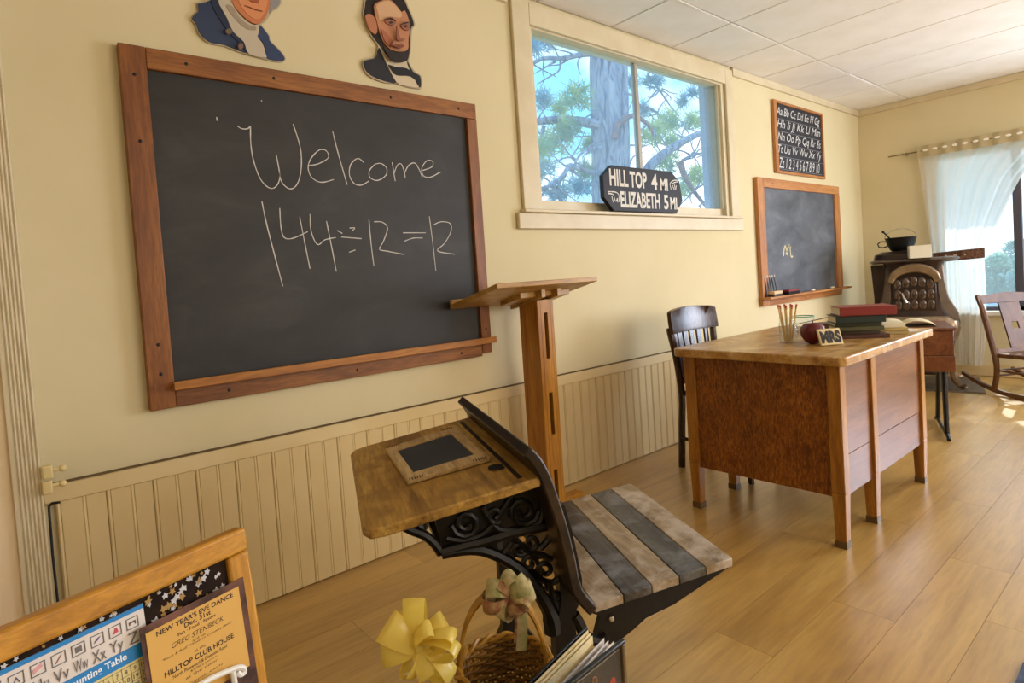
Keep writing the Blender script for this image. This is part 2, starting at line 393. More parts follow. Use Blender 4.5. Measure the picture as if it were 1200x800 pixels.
# wainscot of beaded boards
wa = setting('baseboard_north'); WT = .612; bw = .131
def wboard(wd):
    z0, z1 = .004, WT-.055; t = .012; y0 = YN-.001; prof = []
    for cxx in (0, wd/2):
        prof += [(cxx+.002, t), (cxx+.006, t+.002), (cxx+.010, t), (cxx+.012, t-.0028), (cxx+.014, t)]
    prof = [(0.0004, .003)] + prof + [(wd-.0004, t), (wd-.0004, .003)]
    return MB().prism([(x, -d, z0) for x, d in prof], (0, 0, z1-z0))
o0 = None; x = xcr+.028; k = 0
while x+bw < XE:
    if o0 is None: o0 = wboard(bw).build('wainscot_board', mWains, wa, smooth=False); o0.location = (x, YN-.001, 0)
    else: copy_part(o0, wa, (x, YN-.001, 0))
    x += bw
MB().box(xcr+.026, XE-.002, YN-.003, YN-.0005, .003, WT-.05).build('wainscot_backing', mWains, wa, smooth=False)
MB().box(xcr+.002, XE-.002, YN-.020, YN-.001, WT-.056, WT).build('wainscot_cap', mWains, wa, bevel=.003)
MB().box(xcr+.002, XE-.002, YN-.0215, YN-.0005, WT+.0005, WT+.004).build('cap_dark_bead', plain('brown_joint', '6a5636', .9), wa, smooth=False)  # thin brown strip along the top of the wainscot cap
be = setting('baseboard_east'); MB().box(XE-.016, XE-.001, YS+.01, YN-.03, .002, .11).build('skirting_board', mWains, be, bevel=.003)

# cord and latches at the left corner
cb = MB().tube([(xcr+.012, YN-.03, WT-.06), (xcr+.010, YN-.028, .4), (xcr+.012, YN-.03, .2), (xcr+.014, YN-.028, .02)], .004, 6)
cb.tube([(xcr+.012, YN-.03, WT-.06), (xcr+.02, YN-.03, WT-.052), (xcr+.04, YN-.028, WT-.055)], .004, 6)
tag(cb.build('cord', mBlack), 'thin black cord running down the corner beside the cream wainscot', 'cord')
mLatch = plain('cream_enamel', 'd9c58c', .35)
for i, (py, nm) in enumerate(((553, 'upper cream peg latch on the fluted casing above the wainscot cap'), (571, 'lower cream peg latch on the fluted casing at the wainscot cap'))):
    p = ony(56, py, 2.25); t = thing('peg_latch', nm, 'latch', (p.x, 2.262, p.z), 0, 'peg latches on the casing')
    MB().box(-.014, .012, -.02, 0, -.020, .020).build('latch_plate', mLatch, t, bevel=.004)
    m = MB().tube([(.0125, -.010, .003), (.032, -.010, .003)], .006, 10); m.ball((.036, -.010, .003), .0105); m.build('peg', mLatch, t)

# ------------------------------------------------------------------ north window
w1 = setting('window_1', (0, 0, 0)); y0 = YN-.022
MB().box(2.085, 2.205, y0, YN-.001, 1.495, 2.60).build('casing', mTrim, w1, bevel=.004)
MB().box(4.155, 4.255, y0, YN-.001, 1.495, 2.60).build('casing', mTrim, w1, bevel=.004)
MB().box(2.206, 4.154, y0, YN-.001, 2.485, 2.60).build('head_casing', mTrim, w1, bevel=.004)
MB().box(2.04, 4.30, y0-.004, YN-.001, 1.41, 1.493).build('apron', mTrim, w1, bevel=.004)
MB().box(2.07, 4.27, YN-.045, YN+.06, 1.494, 1.512).build('sill', mTrim, w1, bevel=.004)
for xa, xb in ((2.205, 2.235), (4.115, 4.155)): MB().box(xa, xb, YN, YN+.10, 1.513, 2.515).build('jamb', mTrim, w1, smooth=False)
MB().box(2.236, 4.114, YN, YN+.10, 2.477, 2.515).build('jamb_head', mTrim, w1, smooth=False)
MB().box(2.236, 4.114, YN+.035, YN+.075, 1.513, 1.572).build('sash_rail', mTrim, w1, bevel=.003)
MB().box(4.098, 4.114, YN+.02, YN+.034, 1.573, 2.476).box(2.236, 2.244, YN+.02, YN+.034, 1.573, 2.476).build('sash_stop', mTrim, w1, smooth=False)
xm = ony(745, 120, YN+.055).x
MB().box(xm-.016, xm+.016, YN+.038, YN+.072, 1.573, 2.476).build('meeting_stile', plain('grey_stile', 'a9a49b', .4), w1, bevel=.003)
for xa, xb in ((2.240, xm-.016), (xm+.016, 4.112)): MB().box(xa, xb, YN+.05, YN+.056, 1.573, 2.476).build('pane', mGlass, w1, smooth=False)
MB().box(4.06, 4.114, YN+.105, YN+.148, 1.45, 2.56).build('outside_stop', plain('shaded_trim', '9fb4d0', .6), w1, smooth=False)  # white outer trim, its shade put into the blue-grey colour
# unseen overhang boards added outside to block the sun
ee = setting('sun_block_east'); MB().box(XE+.16, 7.95, -3.5, YN+.15, 2.32, 2.42).build('sun_block_board', mWhite, ee, smooth=False)
ev = setting('sun_block_north'); MB().box(-2, 8, YN+.16, 3.12, 2.9, 3.0).build('sun_block_board', mWhite, ev, smooth=False)
# ------------------------------------------------------------------ east window
w2 = setting('window_2')
mSash = plain('brown_sash', '4b4a55', .4)
MB().box(XE-.002, XE+.10, ey0, ey0+.04, ez0, ez1).box(XE-.002, XE+.10, ey1-.04, ey1, ez0, ez1).box(XE-.002, XE+.10, ey0+.04, ey1-.04, ez1-.04, ez1).build('jamb', mWhite, w2, smooth=False)
MB().box(XE-.05, XE+.10, ey0-.03, ey1+.03, ez0-.02, ez0+.02).build('sill', mWhite, w2, bevel=.004)
ym = onx(1194, 290, XE+.06).y
MB().box(XE+.045, XE+.085, ym-.03, ym+.03, ez0+.02, ez1-.04).build('mullion', mSash, w2, bevel=.003)
MB().box(XE+.045, XE+.085, ey0+.04, ey1-.04, ez0+.02, ez0+.055).build('sash_rail', mSash, w2, smooth=False)
for ya, yb in ((ey0+.04, ym-.03), (ym+.03, ey1-.04)): MB().box(XE+.06, XE+.066, ya, yb, ez0+.055, ez1-.04).build('pane', mGlass, w2, smooth=False)

#@@OUTDOORS
# ------------------------------------------------------------------ outdoors
def bark(name, a, b_, c_):
    m, t, b = base(name, .9, .1); tc = N(t, 'ShaderNodeTexCoord'); mp = N(t, 'ShaderNodeMapping'); mp.inputs['Scale'].default_value = (9, 9, 2.2); t.links.new(tc.outputs['Object'], mp.inputs[0])
    n = noise(t, mp.outputs[0], 1.6, 5, 1.2); r = ramp(t, [(.36, a), (.5, b_), (.66, c_)]); t.links.new(n.outputs[0], r.inputs[0]); t.links.new(r.outputs[0], b.inputs['Base Color']); bump(t, b, n.outputs[0], .9, .06); return m
mBark = bark('pine_bark', '77778a', 'a6a6b8', 'c2bfc8')
mBarkR = plain('red_pine_bark', 'b08a7c', .9, .1, col2='8a7880', vs=9, bmp=.6, bs=14)
mNeed = cloth('pine_needles', 'c6d28c', .5, 0, 3, '96b49c')
mNeedB = cloth('blue_pine_needles', 'a8c4c0', .5, 0, 3, '8cb0c8')
YT = 5.0
def cw(X, Y): return (610+X/3.638, 30+Y/3.638)
def tp(X, Y, dy=0): p = ony(*cw(X, Y), YT+dy); return p
pine = thing('pine_tree', 'large grey-barked pine outside the high window with bent limbs', 'tree', (tp(385, 700).x, YT, -2.6))
lo = tp(387, 760)
mb = MB().tube(smooth_path([(lo.x+.05, YT, -2.58), (lo.x, YT, .8), tp(388, 760), tp(385, 520), tp(378, 300), tp(375, 120), tp(372, -250), tp(380, -500)]), [.30]*4+[.27]*4+[.25]*4+[.25]*4+[.25]*4+[.24]*4+[.2]*4+[.12], 14)
mb.build('trunk', mBark, pine, W=True)
limbs = [([(330,118),(250,125),(180,140),(100,140),(30,170),(-60,200)], 13, 0, .4, 0), ([(170,140),(165,190),(120,220),(70,250)], 5, .1, .2, 0), ([(100,142),(95,200),(100,230),(70,300)], 3, .1, .2, 0),
 ([(110,60),(140,90),(165,140)], 5, 0, .1, 0), ([(340,425),(250,408),(150,402),(50,412),(-80,430)], 24, 0, .5, 0), ([(100,425),(85,500),(70,580),(90,650)], 9, .2, .4, 0),
 ([(345,632),(280,622),(215,598),(180,640),(120,685),(50,700)], 12, -.1, -.5, 0), ([(345,520),(280,530),(240,570),(225,610)], 7, -.1, -.3, 0),
 ([(400,480),(412,430),(440,400),(490,385),(545,425),(575,475)], 15, -.2, -.4, 1), ([(430,300),(450,290),(475,295)], 10, 0, .3, 0), ([(530,640),(560,590),(620,540),(700,490),(790,450),(900,420)], 24, -.3, -.6, 0),
 ([(680,580),(700,640),(735,700),(790,770)], 15, -.5, -.6, 1), ([(500,340),(560,358),(620,400),(690,430)], 8, .1, .4, 0), ([(560,190),(545,215),(590,270),(625,325),(675,385)], 6, .1, .3, 0),
 ([(690,575),(740,550),(800,540)], 8, -.5, -.5, 0), ([(440,540),(470,510),(520,515),(560,500)], 5, 0, .2, 0), ([(455,620),(480,560),(520,540)], 5, 0, .3, 0), ([(60,560),(120,520),(200,480),(300,470)], 5, .3, .1, 0),
 ([(430,210),(455,240),(450,300)], 5, 0, .1, 0), ([(60,640),(120,660),(160,720)], 4, -.2, -.2, 0), ([(220,610),(270,680),(240,740)], 4, -.2, -.2, 0), ([(600,420),(560,470),(520,520)], 4, .1, .1, 0)]
sx = 7.6/697/3.638
for pts, wd, d0, d1, red in limbs:
    n = len(pts); q = smooth_path([tp(X, Y, d0+(d1-d0)*i/(n-1)) for i, (X, Y) in enumerate(pts)])
    rr = [wd*sx*(1-.55*i/(len(q)-1)) for i in range(len(q))]
    MB().tube(q, rr, 8).build('limb', mBarkR if red else mBark, pine, W=True)
random.seed(11); tw = MB()
for _ in range(90):
    pts, wd, d0, d1, red = random.choice(limbs[:1]+limbs[4:5]+limbs[6:9]+limbs[10:15]); k = random.randrange(1, len(pts)); X, Y = pts[k]; X += random.uniform(-30, 30); Y += random.uniform(-6, 6); dd = d0+(d1-d0)*k/(len(pts)-1)
    ax, ay = random.choice((-1, 1))*random.uniform(8, 26), random.choice((-1, 1, 1))*random.uniform(6, 24); q = [tp(X, Y, dd)]
    for j in range(4): X += ax; Y += ay; ax += random.uniform(-10, 10); ay += random.uniform(-10, 10); q.append(tp(X, Y, dd+.06*j*random.uniform(-1, 1)))
    q = smooth_path(q, 2); tw.tube(q, [.014*(1-.7*i/len(q)) for i in range(len(q))], 4)
stuff(tw.build('twigs', mBark, pine, W=True))
def needles(mb, c, r, n, ln=.16):
    for _ in range(n):
        d = Vector((random.gauss(0, 1), random.gauss(0, 1), random.gauss(0, 1))).normalized()
        p = c + Vector((d.x, d.y, d.z*.8))*r*random.random()**.4
        for _ in range(5):
            e = Vector((random.gauss(0, 1), random.gauss(0, 1), random.gauss(.5, 1))).normalized()*ln*random.uniform(.6, 1.1)
            s = e.cross(Vector((random.random(), random.random(), random.random()))).normalized()*.007
            mb.add([p-s, p+s, p+e+s*.4, p+e-s*.4], [(0, 1, 2, 3)])
blobs = [(240,310,60,0),(170,355,40,0),(95,320,50,1),(150,500,70,0),(200,440,50,0),(90,600,60,1),(560,470,55,0),(620,420,60,0),(740,410,60,0),(690,325,28,1),(745,650,60,0),(250,690,50,1),(100,60,60,1),(60,520,50,0),(620,590,65,0),(300,520,40,0),(520,360,40,1),(470,250,35,1),(560,240,40,1),(700,700,50,0),(650,500,50,0),(740,290,25,1),(150,720,50,1),(40,90,50,1),(280,620,40,0)]
for kk, (mm, nm) in enumerate(((mNeed, 'needles'), (mNeedB, 'needles'))):
    mb = MB()
    for X, Y, r, k in blobs:
        if k == kk: needles(mb, tp(X, Y, random.uniform(-.3, .8)), r*sx*1.05, int(r*.95))
    stuff(mb.build(nm, mm, pine, W=True, smooth=False))
gr = setting('ground'); MB().box(-40, 140, -80, 90, -2.9, -2.6).build('lawn', plain('dry_grass', 'a8a888', .95, .1, col2='8f987a', vs=.4), gr, smooth=False)
pd = MB().add([(x, y, -2.595) for x, y in ((36, -14), (50, -14), (53, 0), (52, 10), (50, 20), (38, 20), (33, 8), (34, -4))], [range(8)])
tag(pd.build('pond', plain('pond_water', '8fc0ec', .15, .5), smooth=False), 'pale blue pond outside behind the rocking chair', 'pond')
mLeafA = cloth('spruce_leaf', 'a4c4a8', .6, 0, .8, '7fa8a4'); mLeafB = cloth('spring_leaf', 'b8d2a2', .6, 0, .8, '92b8a8')
TL = ['bluish conifer outside hidden in the curtain edge', 'pale green bushy tree outside beside the curtain tieback', 'bluish rounded tree outside left of the window mullion', 'pale green tree outside right of the window mullion', 'bluish tree outside the right part of the east window', 'pale green tree outside the middle of the east window', 'bluish tree outside the south part of the east window', 'pale green tree outside the south end of the east window', 'tall bluish tree standing behind the gap of the nearer trees']
for i, (tx, ty, th, tr, ma) in enumerate(((56, 13.4, 3.5, 1.6, mLeafA), (58, 10.9, 3.2, 1.5, mLeafB), (55, 8.6, 3.7, 1.55, mLeafA), (58, 6.6, 4.2, 1.7, mLeafB), (55, 3.6, 4.3, 1.9, mLeafA), (58, .4, 4.4, 1.9, mLeafB), (55, -2.8, 4.2, 1.9, mLeafA), (58, -6, 4.4, 1.9, mLeafB), (66, 11, 4.3, 2.3, mLeafA))):
    t = thing('leafy_tree', TL[i], 'tree', (tx, ty, -2.6), 0, 'trees beyond the east window')
    MB().tube([(0, 0, 0), (0, 0, th*.5), (0, 0, th*.95)], [.14, .1, .02], 7).build('trunk', mBark, t)
    mb = MB()
    for _ in range(2200):
        z = random.random()**.9*th*.98; q = z/th; rad = tr*(min(1, .55+1.3*q) if q < .4 else (1-((q-.4)/.6)**2.2)**.5+.02)*(.72+.28*math.sin(z*5+ty)*math.sin(z*2.3))*random.random()**.4; a = random.random()*2*PI
        p = Vector((rad*math.cos(a), rad*math.sin(a), z+.05)); e = Vector((random.gauss(0, 1), random.gauss(0, 1), random.gauss(0, .6))).normalized()*.26
        s = e.cross(Vector((random.random(), random.random(), random.random()))).normalized()*.10
        mb.add([p-s*.3, p+e*.5-s, p+e, p+e*.5+s], [(0, 1, 2, 3)])
    stuff(mb.build('foliage', ma, t, smooth=False))
#@@WALLTHINGS
# ------------------------------------------------------------------ large chalkboard
def screw(parent, pts, mat=None):
    o0 = None
    for p in pts:
        if o0 is None:
            o0 = MB().ball((0, 0, 0), .006, 8, 4, (1, .35, 1)).build('screw', mat or mIron, parent); o0.location = p
        else: copy_part(o0, parent, p)
cbd = thing('chalkboard', 'large wood-framed chalkboard with Welcome and a sum chalked on it', 'chalkboard', (1.06, YN, .79))
ox, oz = 1.06, .79
L, Rr, T, B = .334-ox, 1.797-ox, 2.008-oz, 0
MB().box(L+.06, Rr-.04, -.018, -.002, .05, T-.05).build('slate_panel', mBoard, cbd, smooth=False)
MB().box(L, L+.078, -.036, -.002, B, T).build('frame_stile', mFrameV, cbd, bevel=.003)
MB().box(Rr-.058, Rr, -.036, -.002, .012, T-.074).build('frame_stile', mFrameV, cbd, bevel=.003)
MB().box(L+.0785, Rr, -.035, -.002, T-.072, T).build('frame_rail', mFrame, cbd, bevel=.003)
MB().box(L+.0785, Rr-.0585, -.034, -.002, 0, .062).build('frame_rail', mFrame, cbd, bevel=.003)
MB().prism([(L+.07, -.001-.034, .062), (L+.07, -.075, .062), (L+.07, -.075, .092), (L+.07, -.07, .092), (L+.07, -.066, .078), (L+.07, -.035, .078)], (Rr-L-.068, 0, 0)).build('chalk_ledge', mLedge, cbd, bevel=.002)
screw(cbd, [(L+.04, -.037, z) for z in (.12, .22, .9, 1.12)] + [(L+x, -.036, T-.035) for x in (.2, .5, 1.0, 1.36)] + [(L+x, -.035, .03) for x in (.25, .75, 1.28)] + [(Rr-.03, -.037, .13)])
# chalk strokes, flat print on the slate
def stroke(mb, pts, wd, plane_y, k=4, smooth=True):
    q = smooth_path(pts, k) if smooth and len(pts) > 2 else [Vector(p) for p in pts]
    vs = []
    for i, p in enumerate(q):
        a = q[max(i-1, 0)]; c = q[min(i+1, len(q)-1)]; d = (c-a).normalized(); n = Vector((-d.z, 0, d.x))*wd/2*random.uniform(.75, 1.15)
        vs += [p+n, p-n]
    mb.add(vs, [(2*i, 2*i+1, 2*i+3, 2*i+2) for i in range(len(q)-1)])
def wr(X, Y): p = ony(250+X/3.635, 120+Y/3.635, YN-.0188); return Vector((p.x, p.y, p.z))
W_ = [[(103,100),(120,111),(145,112),(158,100)], [(158,100),(160,180),(172,250),(200,325),(235,362),(262,362),(280,335),(282,300),(268,222)], [(281,300),(292,340),(320,366),(345,362),(365,330),(375,270),(370,190),(340,92)],
 [(402,268),(445,262),(490,235),(480,205),(450,203),(415,240),(404,280),(420,320),(460,340),(513,328)], [(508,122),(530,210),(570,350)], [(640,255),(615,238),(585,265),(580,310),(600,345),(630,352),(662,335)],
 [(690,262),(665,290),(668,320),(700,332),(735,310),(738,280),(715,260),(690,262)], [(762,255),(768,295),(775,335)], [(769,305),(783,268),(800,262),(812,290),(818,322)], [(815,300),(832,268),(858,258),(878,288),(890,318)],
 [(890,290),(930,275),(935,252),(910,248),(888,280),(895,312),(925,318),(968,296)]]
S_ = [[(207,422),(230,530),(296,782)], [(283,450),(288,530),(302,575),(340,578),(402,550)], [(368,488),(390,600),(412,708)], [(412,475),(415,540),(432,590),(450,605),(475,585),(522,575)], [(482,505),(505,620),(524,720)],
 [(528,545),(550,558)], [(545,573),(632,580)], [(580,535),(602,534),(590,548)], [(578,638),(605,628)], [(663,500),(672,600),(684,697)], [(685,508),(720,510),(742,535),(725,590),(708,625),(740,633),(812,647)],
 [(808,555),(905,555)], [(812,592),(850,578),(892,577)], [(920,485),(935,600),(948,718)], [(940,520),(970,508),(1008,515),(1012,550),(985,600),(955,632),(1028,646)], [(14,62),(16,78)], [(205,-10),(206,-4)]]
mb = MB()
for st in W_+S_: stroke(mb, [wr(*p) for p in st], .0037, 0)
mb.build('chalk_writing', mChalk, cbd, W=True, smooth=False)
for i, (px, py, lb) in enumerate(((424, 417, 'longer white chalk stick lying mid ledge of the large chalkboard'), (524, 404, 'short chalk stub at the right end of the large chalkboard ledge'))):
    p = ony(px, py, YN-.055); ln = .03 if i == 0 else .018
    t = MB().tube([(-ln/2, 0, .0), (ln/2, 0, 0)], .0055, 10).build('chalk_stick', plain('chalk_stick_white', 'efece4', .9, .1)); t.location = (p.x, YN-.052, .79+.078+.0056)
    tag(t, lb, 'chalk')

# ------------------------------------------------------------------ cut-out portraits
def cutout(name, label, fx, layers, loc):
    t = thing(name, label, 'portrait', loc)
    for i, (nm, col, poly) in enumerate(layers):
        y = YN-.010-.0016*i
        pc = [Vector((X, Y, 0)) for X, Y in poly]; pc = smooth_path([pc[-1]]+pc+[pc[0], pc[1]], 3)[3:-4]
        q = [fx(v.x, v.y, y) for v in pc]
        MB().prism([(p.x, y, p.z) for p in q], (0, .0075, 0)).build(nm, plain('print_'+nm+'_'+col, col, .5, .3, col2=None), t, W=True, smooth=False)
    return t
f1 = lambda X, Y, y: ony(210+X/8.571, Y/8.571, y)
backing1 = [(180,30),(235,22),(300,-60),(380,-300),(560,-420),(760,-440),(920,-380),(1000,-200),(1010,-60),(1030,20),(990,80),(940,110),(880,200),(830,250),(905,345),(918,405),(1005,490),(1065,570),(1058,612),(960,618),(700,552),(560,505),(450,462),(330,442),(250,400),(190,325),(160,245),(120,195),(145,150),(188,110)]
cutout('portrait_cutout', 'cutout portrait of a man with grey hair and blue coat above the chalkboard', f1, [
 ('card', 'b8a98a', backing1),
 ('hair', '8d8a88', [(320,5),(380,-280),(560,-400),(760,-420),(900,-360),(985,-200),(995,-60),(1015,20),(985,70),(940,100),(905,130),(890,0),(600,-100),(520,60),(420,60)]),
 ('coat', '2f3b55', [(188,38),(235,32),(320,0),(400,-10),(480,180),(545,320),(650,420),(690,530),(560,490),(450,450),(330,430),(260,390),(200,320),(170,240),(132,190),(150,150),(195,110)]),
 ('coat', '32405e', [(800,245),(900,360),(910,410),(1000,500),(1055,570),(1050,605),(960,605),(875,575),(868,500),(838,420),(788,370)]),
 ('lapel', '232c42', [(320,0),(385,0),(470,180),(545,320),(650,420),(690,530),(640,470),(540,370),(440,240),(360,110)]),
 ('cravat', 'bdb09a', [(392,0),(520,-20),(560,80),(640,180),(740,250),(800,245),(798,330),(788,370),(838,440),(868,540),(866,578),(700,540),(650,420),(545,320),(480,180)]),
 ('cravat', '9c8c76', [(470,60),(530,60),(600,170),(700,250),(760,262),(770,300),(680,290),(580,210)]),
 ('face', 'c0764c', [(515,-40),(560,70),(640,160),(720,222),(790,238),(855,190),(900,90),(912,-20),(900,-150),(850,-270),(700,-310),(560,-260),(500,-130)]),
 ('cheek', 'd28a5c', [(600,0),(640,90),(720,170),(790,195),(845,150),(880,60),(885,-60),(800,-150),(650,-120)]),
 ('mouth', '7c3f2a', [(660,52),(715,70),(770,92),(835,108),(830,116),(765,102),(712,80),(658,60)]),
 ('nose', '9a5634', [(705,0),(740,22),(790,30),(800,18),(800,-60),(750,-60),(720,-20)]),
 ('button', '6a5a48', [(470,300),(500,285),(528,300),(528,330),(500,345),(472,330)]),
 ('button', '7a5a4c', [(596,445),(620,432),(642,448),(640,480),(618,495),(598,480)])], (.73, YN-.01, 2.06))
f2 = lambda X, Y, y: ony(410+X/7.273, Y/7.273, y)
cutout('portrait_cutout', 'cutout portrait of a man with dark chin beard and black bow tie', f2, [
 ('card', 'b0a084', [(130,-10),(118,60),(110,125),(140,230),(180,305),(235,380),(235,410),(215,482),(150,500),(106,528),(130,610),(190,662),(300,705),(400,712),(490,742),(590,757),(615,740),(612,650),(555,605),(505,530),(520,440),(530,260),(556,215),(540,150),(500,60),(470,-15),(420,-60),(300,-90),(190,-70)]),
 ('hair', '231c1a', [(140,0),(130,60),(122,122),(150,220),(190,300),(240,370),(300,450),(350,510),(430,535),(490,515),(510,430),(520,250),(545,215),(530,150),(490,60),(460,-10),(420,-50),(300,-80),(200,-60)]),
 ('coat', '24242a', [(245,410),(270,440),(320,560),(400,700),(300,690),(200,650),(140,600),(118,530),(150,510),(220,490)]),
 ('shirt', 'cbbb9c', [(255,405),(320,555),(400,700),(480,730),(588,744),(560,680),(500,560),(488,520),(430,535),(350,510),(300,455)]),
 ('coat', '24242a', [(492,520),(540,610),(600,650),(605,740),(575,715),(540,640),(500,570)]),
 ('bow_tie', '1d1d22', [(330,550),(390,570),(480,580),(540,620),(590,660),(600,720),(520,650),(400,640),(350,590)]),
 ('face', 'b9805c', [(218,30),(330,-5),(400,50),(440,100),(470,90),(500,160),(515,240),(500,330),(495,420),(430,440),(360,425),(300,375),(260,290),(235,200),(213,100)]),
 ('forehead', 'cda47c', [(230,40),(330,5),(395,55),(440,110),(430,150),(330,140),(260,180),(240,110)]),
 ('ear', 'b27452', [(135,130),(180,120),(220,170),(235,260),(215,290),(170,250),(145,190)]),
 ('cheek', 'a4644a', [(270,250),(330,300),(370,360),(350,400),(300,350)]),
 ('eye_socket', '94604a', [(300,180),(350,158),(392,190),(370,215),(325,205)]), ('eye_socket', '94604a', [(440,212),(510,195),(505,255),(462,250)]), ('eye', '3a2a24', [(335,190),(350,182),(368,190),(352,201)]), ('eye', '3a2a24', [(462,222),(478,214),(492,222),(477,233)]), ('brow', '3a2a24', [(298,172),(345,146),(395,178),(345,158)]), ('brow', '3a2a24', [(436,205),(475,190),(512,186),(476,200)]), ('crease', '8f5a42', [(385,330),(360,365),(352,400),(368,370)]),
 ('nose', '8f5a42', [(400,220),(408,230),(428,318),(475,332),(440,347),(400,332)]),
 ('mouth', '7b4634', [(365,382),(440,378),(465,392),(430,408),(390,400)]),
 ('beard', '2b2220', [(290,400),(340,425),(400,448),(470,440),(500,425),(495,505),(430,530),(350,505)])], (1.38, YN-.01, 2.05))

# ------------------------------------------------------------------ road sign on the sill
SY = YN-.062
rs = thing('road_sign', 'black eight-sided wooden sign with white mileage lettering on the high window sill', 'sign', (3.08, SY, 1.513))
def fs(X, Y): return ony(700+X/10.91, 190+Y/10.91, SY)
po = [fs(*p) for p in ((180,75),(950,160),(1050,250),(1085,560),(1020,688),(220,655),(90,520),(70,210))]
zb = min(p.z for p in po); sgn = 1.513-zb
# outline made level and standing on the sill
zt = fs(180, 75).z+sgn; po = [(po[0].x, zt), (po[1].x, zt), (po[2].x, zt-.06), (po[3].x+.01, 1.513+.085), (po[4].x, 1.513), (po[5].x, 1.513), (po[6].x, 1.513+.075), (po[7].x, zt-.065)]
MB().prism([(x, SY, z) for x, z in po], (0, .028, 0)).build('sign_board', mBlackP, rs, W=True, bevel=.003)
def lt(s, Xa, Xb, Yt, Yb, bold=.02):
    a = fs(Xa, Yt); c = fs(Xa, Yb); d = fs(Xb, Yb)
    text_mb(s, a.x, d.x, c.z+sgn, a.z+sgn, lambda x, z: (x, SY-.0008, z), bold).build('lettering', mWhiteP, rs, W=True, smooth=False)
lt('HILL', 150, 400, 120, 338, .03); lt('TOP', 410, 638, 152, 362, .03); lt('4', 685, 772, 185, 388, .03); lt('MI', 802, 905, 245, 398, .03)
lt('ELIZABETH', 292, 805, 408, 615, .03); lt('5', 848, 915, 452, 640, .03); lt('MI.', 930, 1045, 485, 640, .03)
def hand(polys):
    mb = MB()
    for q in polys: stroke(mb, [Vector((fs(*p).x, SY-.0008, fs(*p).z+sgn)) for p in q], .006, 0)
    mb.build('pointing_hand', mWhiteP, rs, W=True, smooth=False)
hand([[(135,420),(180,418),(240,425),(275,460),(278,550)], [(140,440),(200,450),(215,475)], [(185,470),(205,555)], [(215,480),(235,540),(262,500)], [(255,500),(262,555)]])
hand([[(1030,268),(980,268),(945,290),(930,320),(945,385)], [(1030,285),(975,300),(960,320)], [(960,330),(985,390)], [(985,320),(1000,385),(1010,330)]])

# ------------------------------------------------------------------ small chalkboard, alphabet board
sb = thing('chalkboard', 'smaller dusty chalkboard in orange pine frame near the far corner', 'chalkboard', (5.31, YN, .81))
X0, X1, H = 4.525-5.31, 6.09-5.31, 1.015
MB().box(X0+.08, X1-.09, -.016, -.002, .06, H-.06).build('slate_panel', mBoard2, sb, smooth=False)
MB().box(X0, X0+.105, -.034, -.002, 0, H).build('frame_stile', mFrame2V, sb, bevel=.003)
MB().box(X1-.11, X1, -.034, -.002, .06, H-.076).build('frame_stile', mFrame2V, sb, bevel=.003)
MB().box(X0+.1055, X1, -.033, -.002, H-.075, H).build('frame_rail', mFrame2, sb, bevel=.003)
MB().box(X0+.1055, X1-.03, -.032, -.002, .0, .058).build('frame_rail', mFrame2, sb, bevel=.003)
MB().box(X0-.01, X1+.03, -.10, -.035, .055, .072).build('chalk_ledge', mFrame2, sb, bevel=.003)
screw(sb, [(X0+x, -.034, H-.04) for x in (.25, 1.2)] + [(X0+.75, -.033, .03)])
mb = MB()
for q in (((918,300),(920,288),(923,299)), ((921,298),(925,287),(927,300),(929,300)), ((924,288),(927,290))): stroke(mb, [ony(x, y, YN-.0168) for x, y in q], .016, 0)
mb.build('chalk_smudge', mChalkY, sb, W=True, smooth=False)
zL = .81+.0725
er = thing('chalkboard_eraser', 'tan felt eraser lying at the left end of the small chalkboard ledge', 'eraser', (ony(909, 347, YN-.07).x, YN-.07, zL))
MB().box(-.07, .07, -.025, .025, .018, .042).build('wooden_back', plain('pale_wood_back', 'd3b48c', .6), er, bevel=.004); MB().box(-.068, .068, -.023, .023, 0, .0175).build('felt_pad', plain('dark_felt', '4c433a', .95), er, smooth=False)
e2 = thing('chalkboard_eraser', 'dark red-topped eraser on the small chalkboard ledge beside the tan one', 'eraser', (ony(928, 345, YN-.07).x, YN-.07, zL))
MB().box(-.10, .10, -.025, .025, .022, .04).build('wooden_back', plain('red_wood_back', '7b2f34', .5), e2, bevel=.004); MB().box(-.098, .098, -.023, .023, 0, .0215).build('felt_pad', plain('black_felt', '1d1718', .95), e2, smooth=False)
slh = thing('staff_liner', 'five-wire chalk holder standing against the left side of the small slate', 'chalk holder', (ony(905, 343, YN-.045).x, YN-.044, zL))
MB().box(-.10, .10, -.006, .006, 0, .022).build('handle_bar', plain('dark_handle', '3b2a22', .5), slh, bevel=.003)
for k in range(5): MB().tube([(-.08+.04*k, 0, .022), (-.085+.04*k, .005, .10), (-.09+.04*k, .012, .15)], .006, 6).build('wire_finger', plain('grey_wire', '5d6068', .35, .5, .6), slh); MB().tube([(-.09+.04*k, .012, .15), (-.092+.04*k, .012, .17)], .008, 6).build('chalk_tip', mChalk, slh)
for k, (px, lb) in enumerate(((953, 'white chalk bit mid ledge of the small chalkboard'), (976, 'white chalk bit at the right end of the small chalkboard ledge'))):
    t = MB().tube([(-.025, 0, 0), (.025, 0, 0)], .008, 8).build('chalk_stick', plain('chalk_cream', 'e8d9b8', .9, .1)); t.location = (ony(px, 342, YN-.07).x, YN-.07, zL+.008); tag(t, lb, 'chalk')

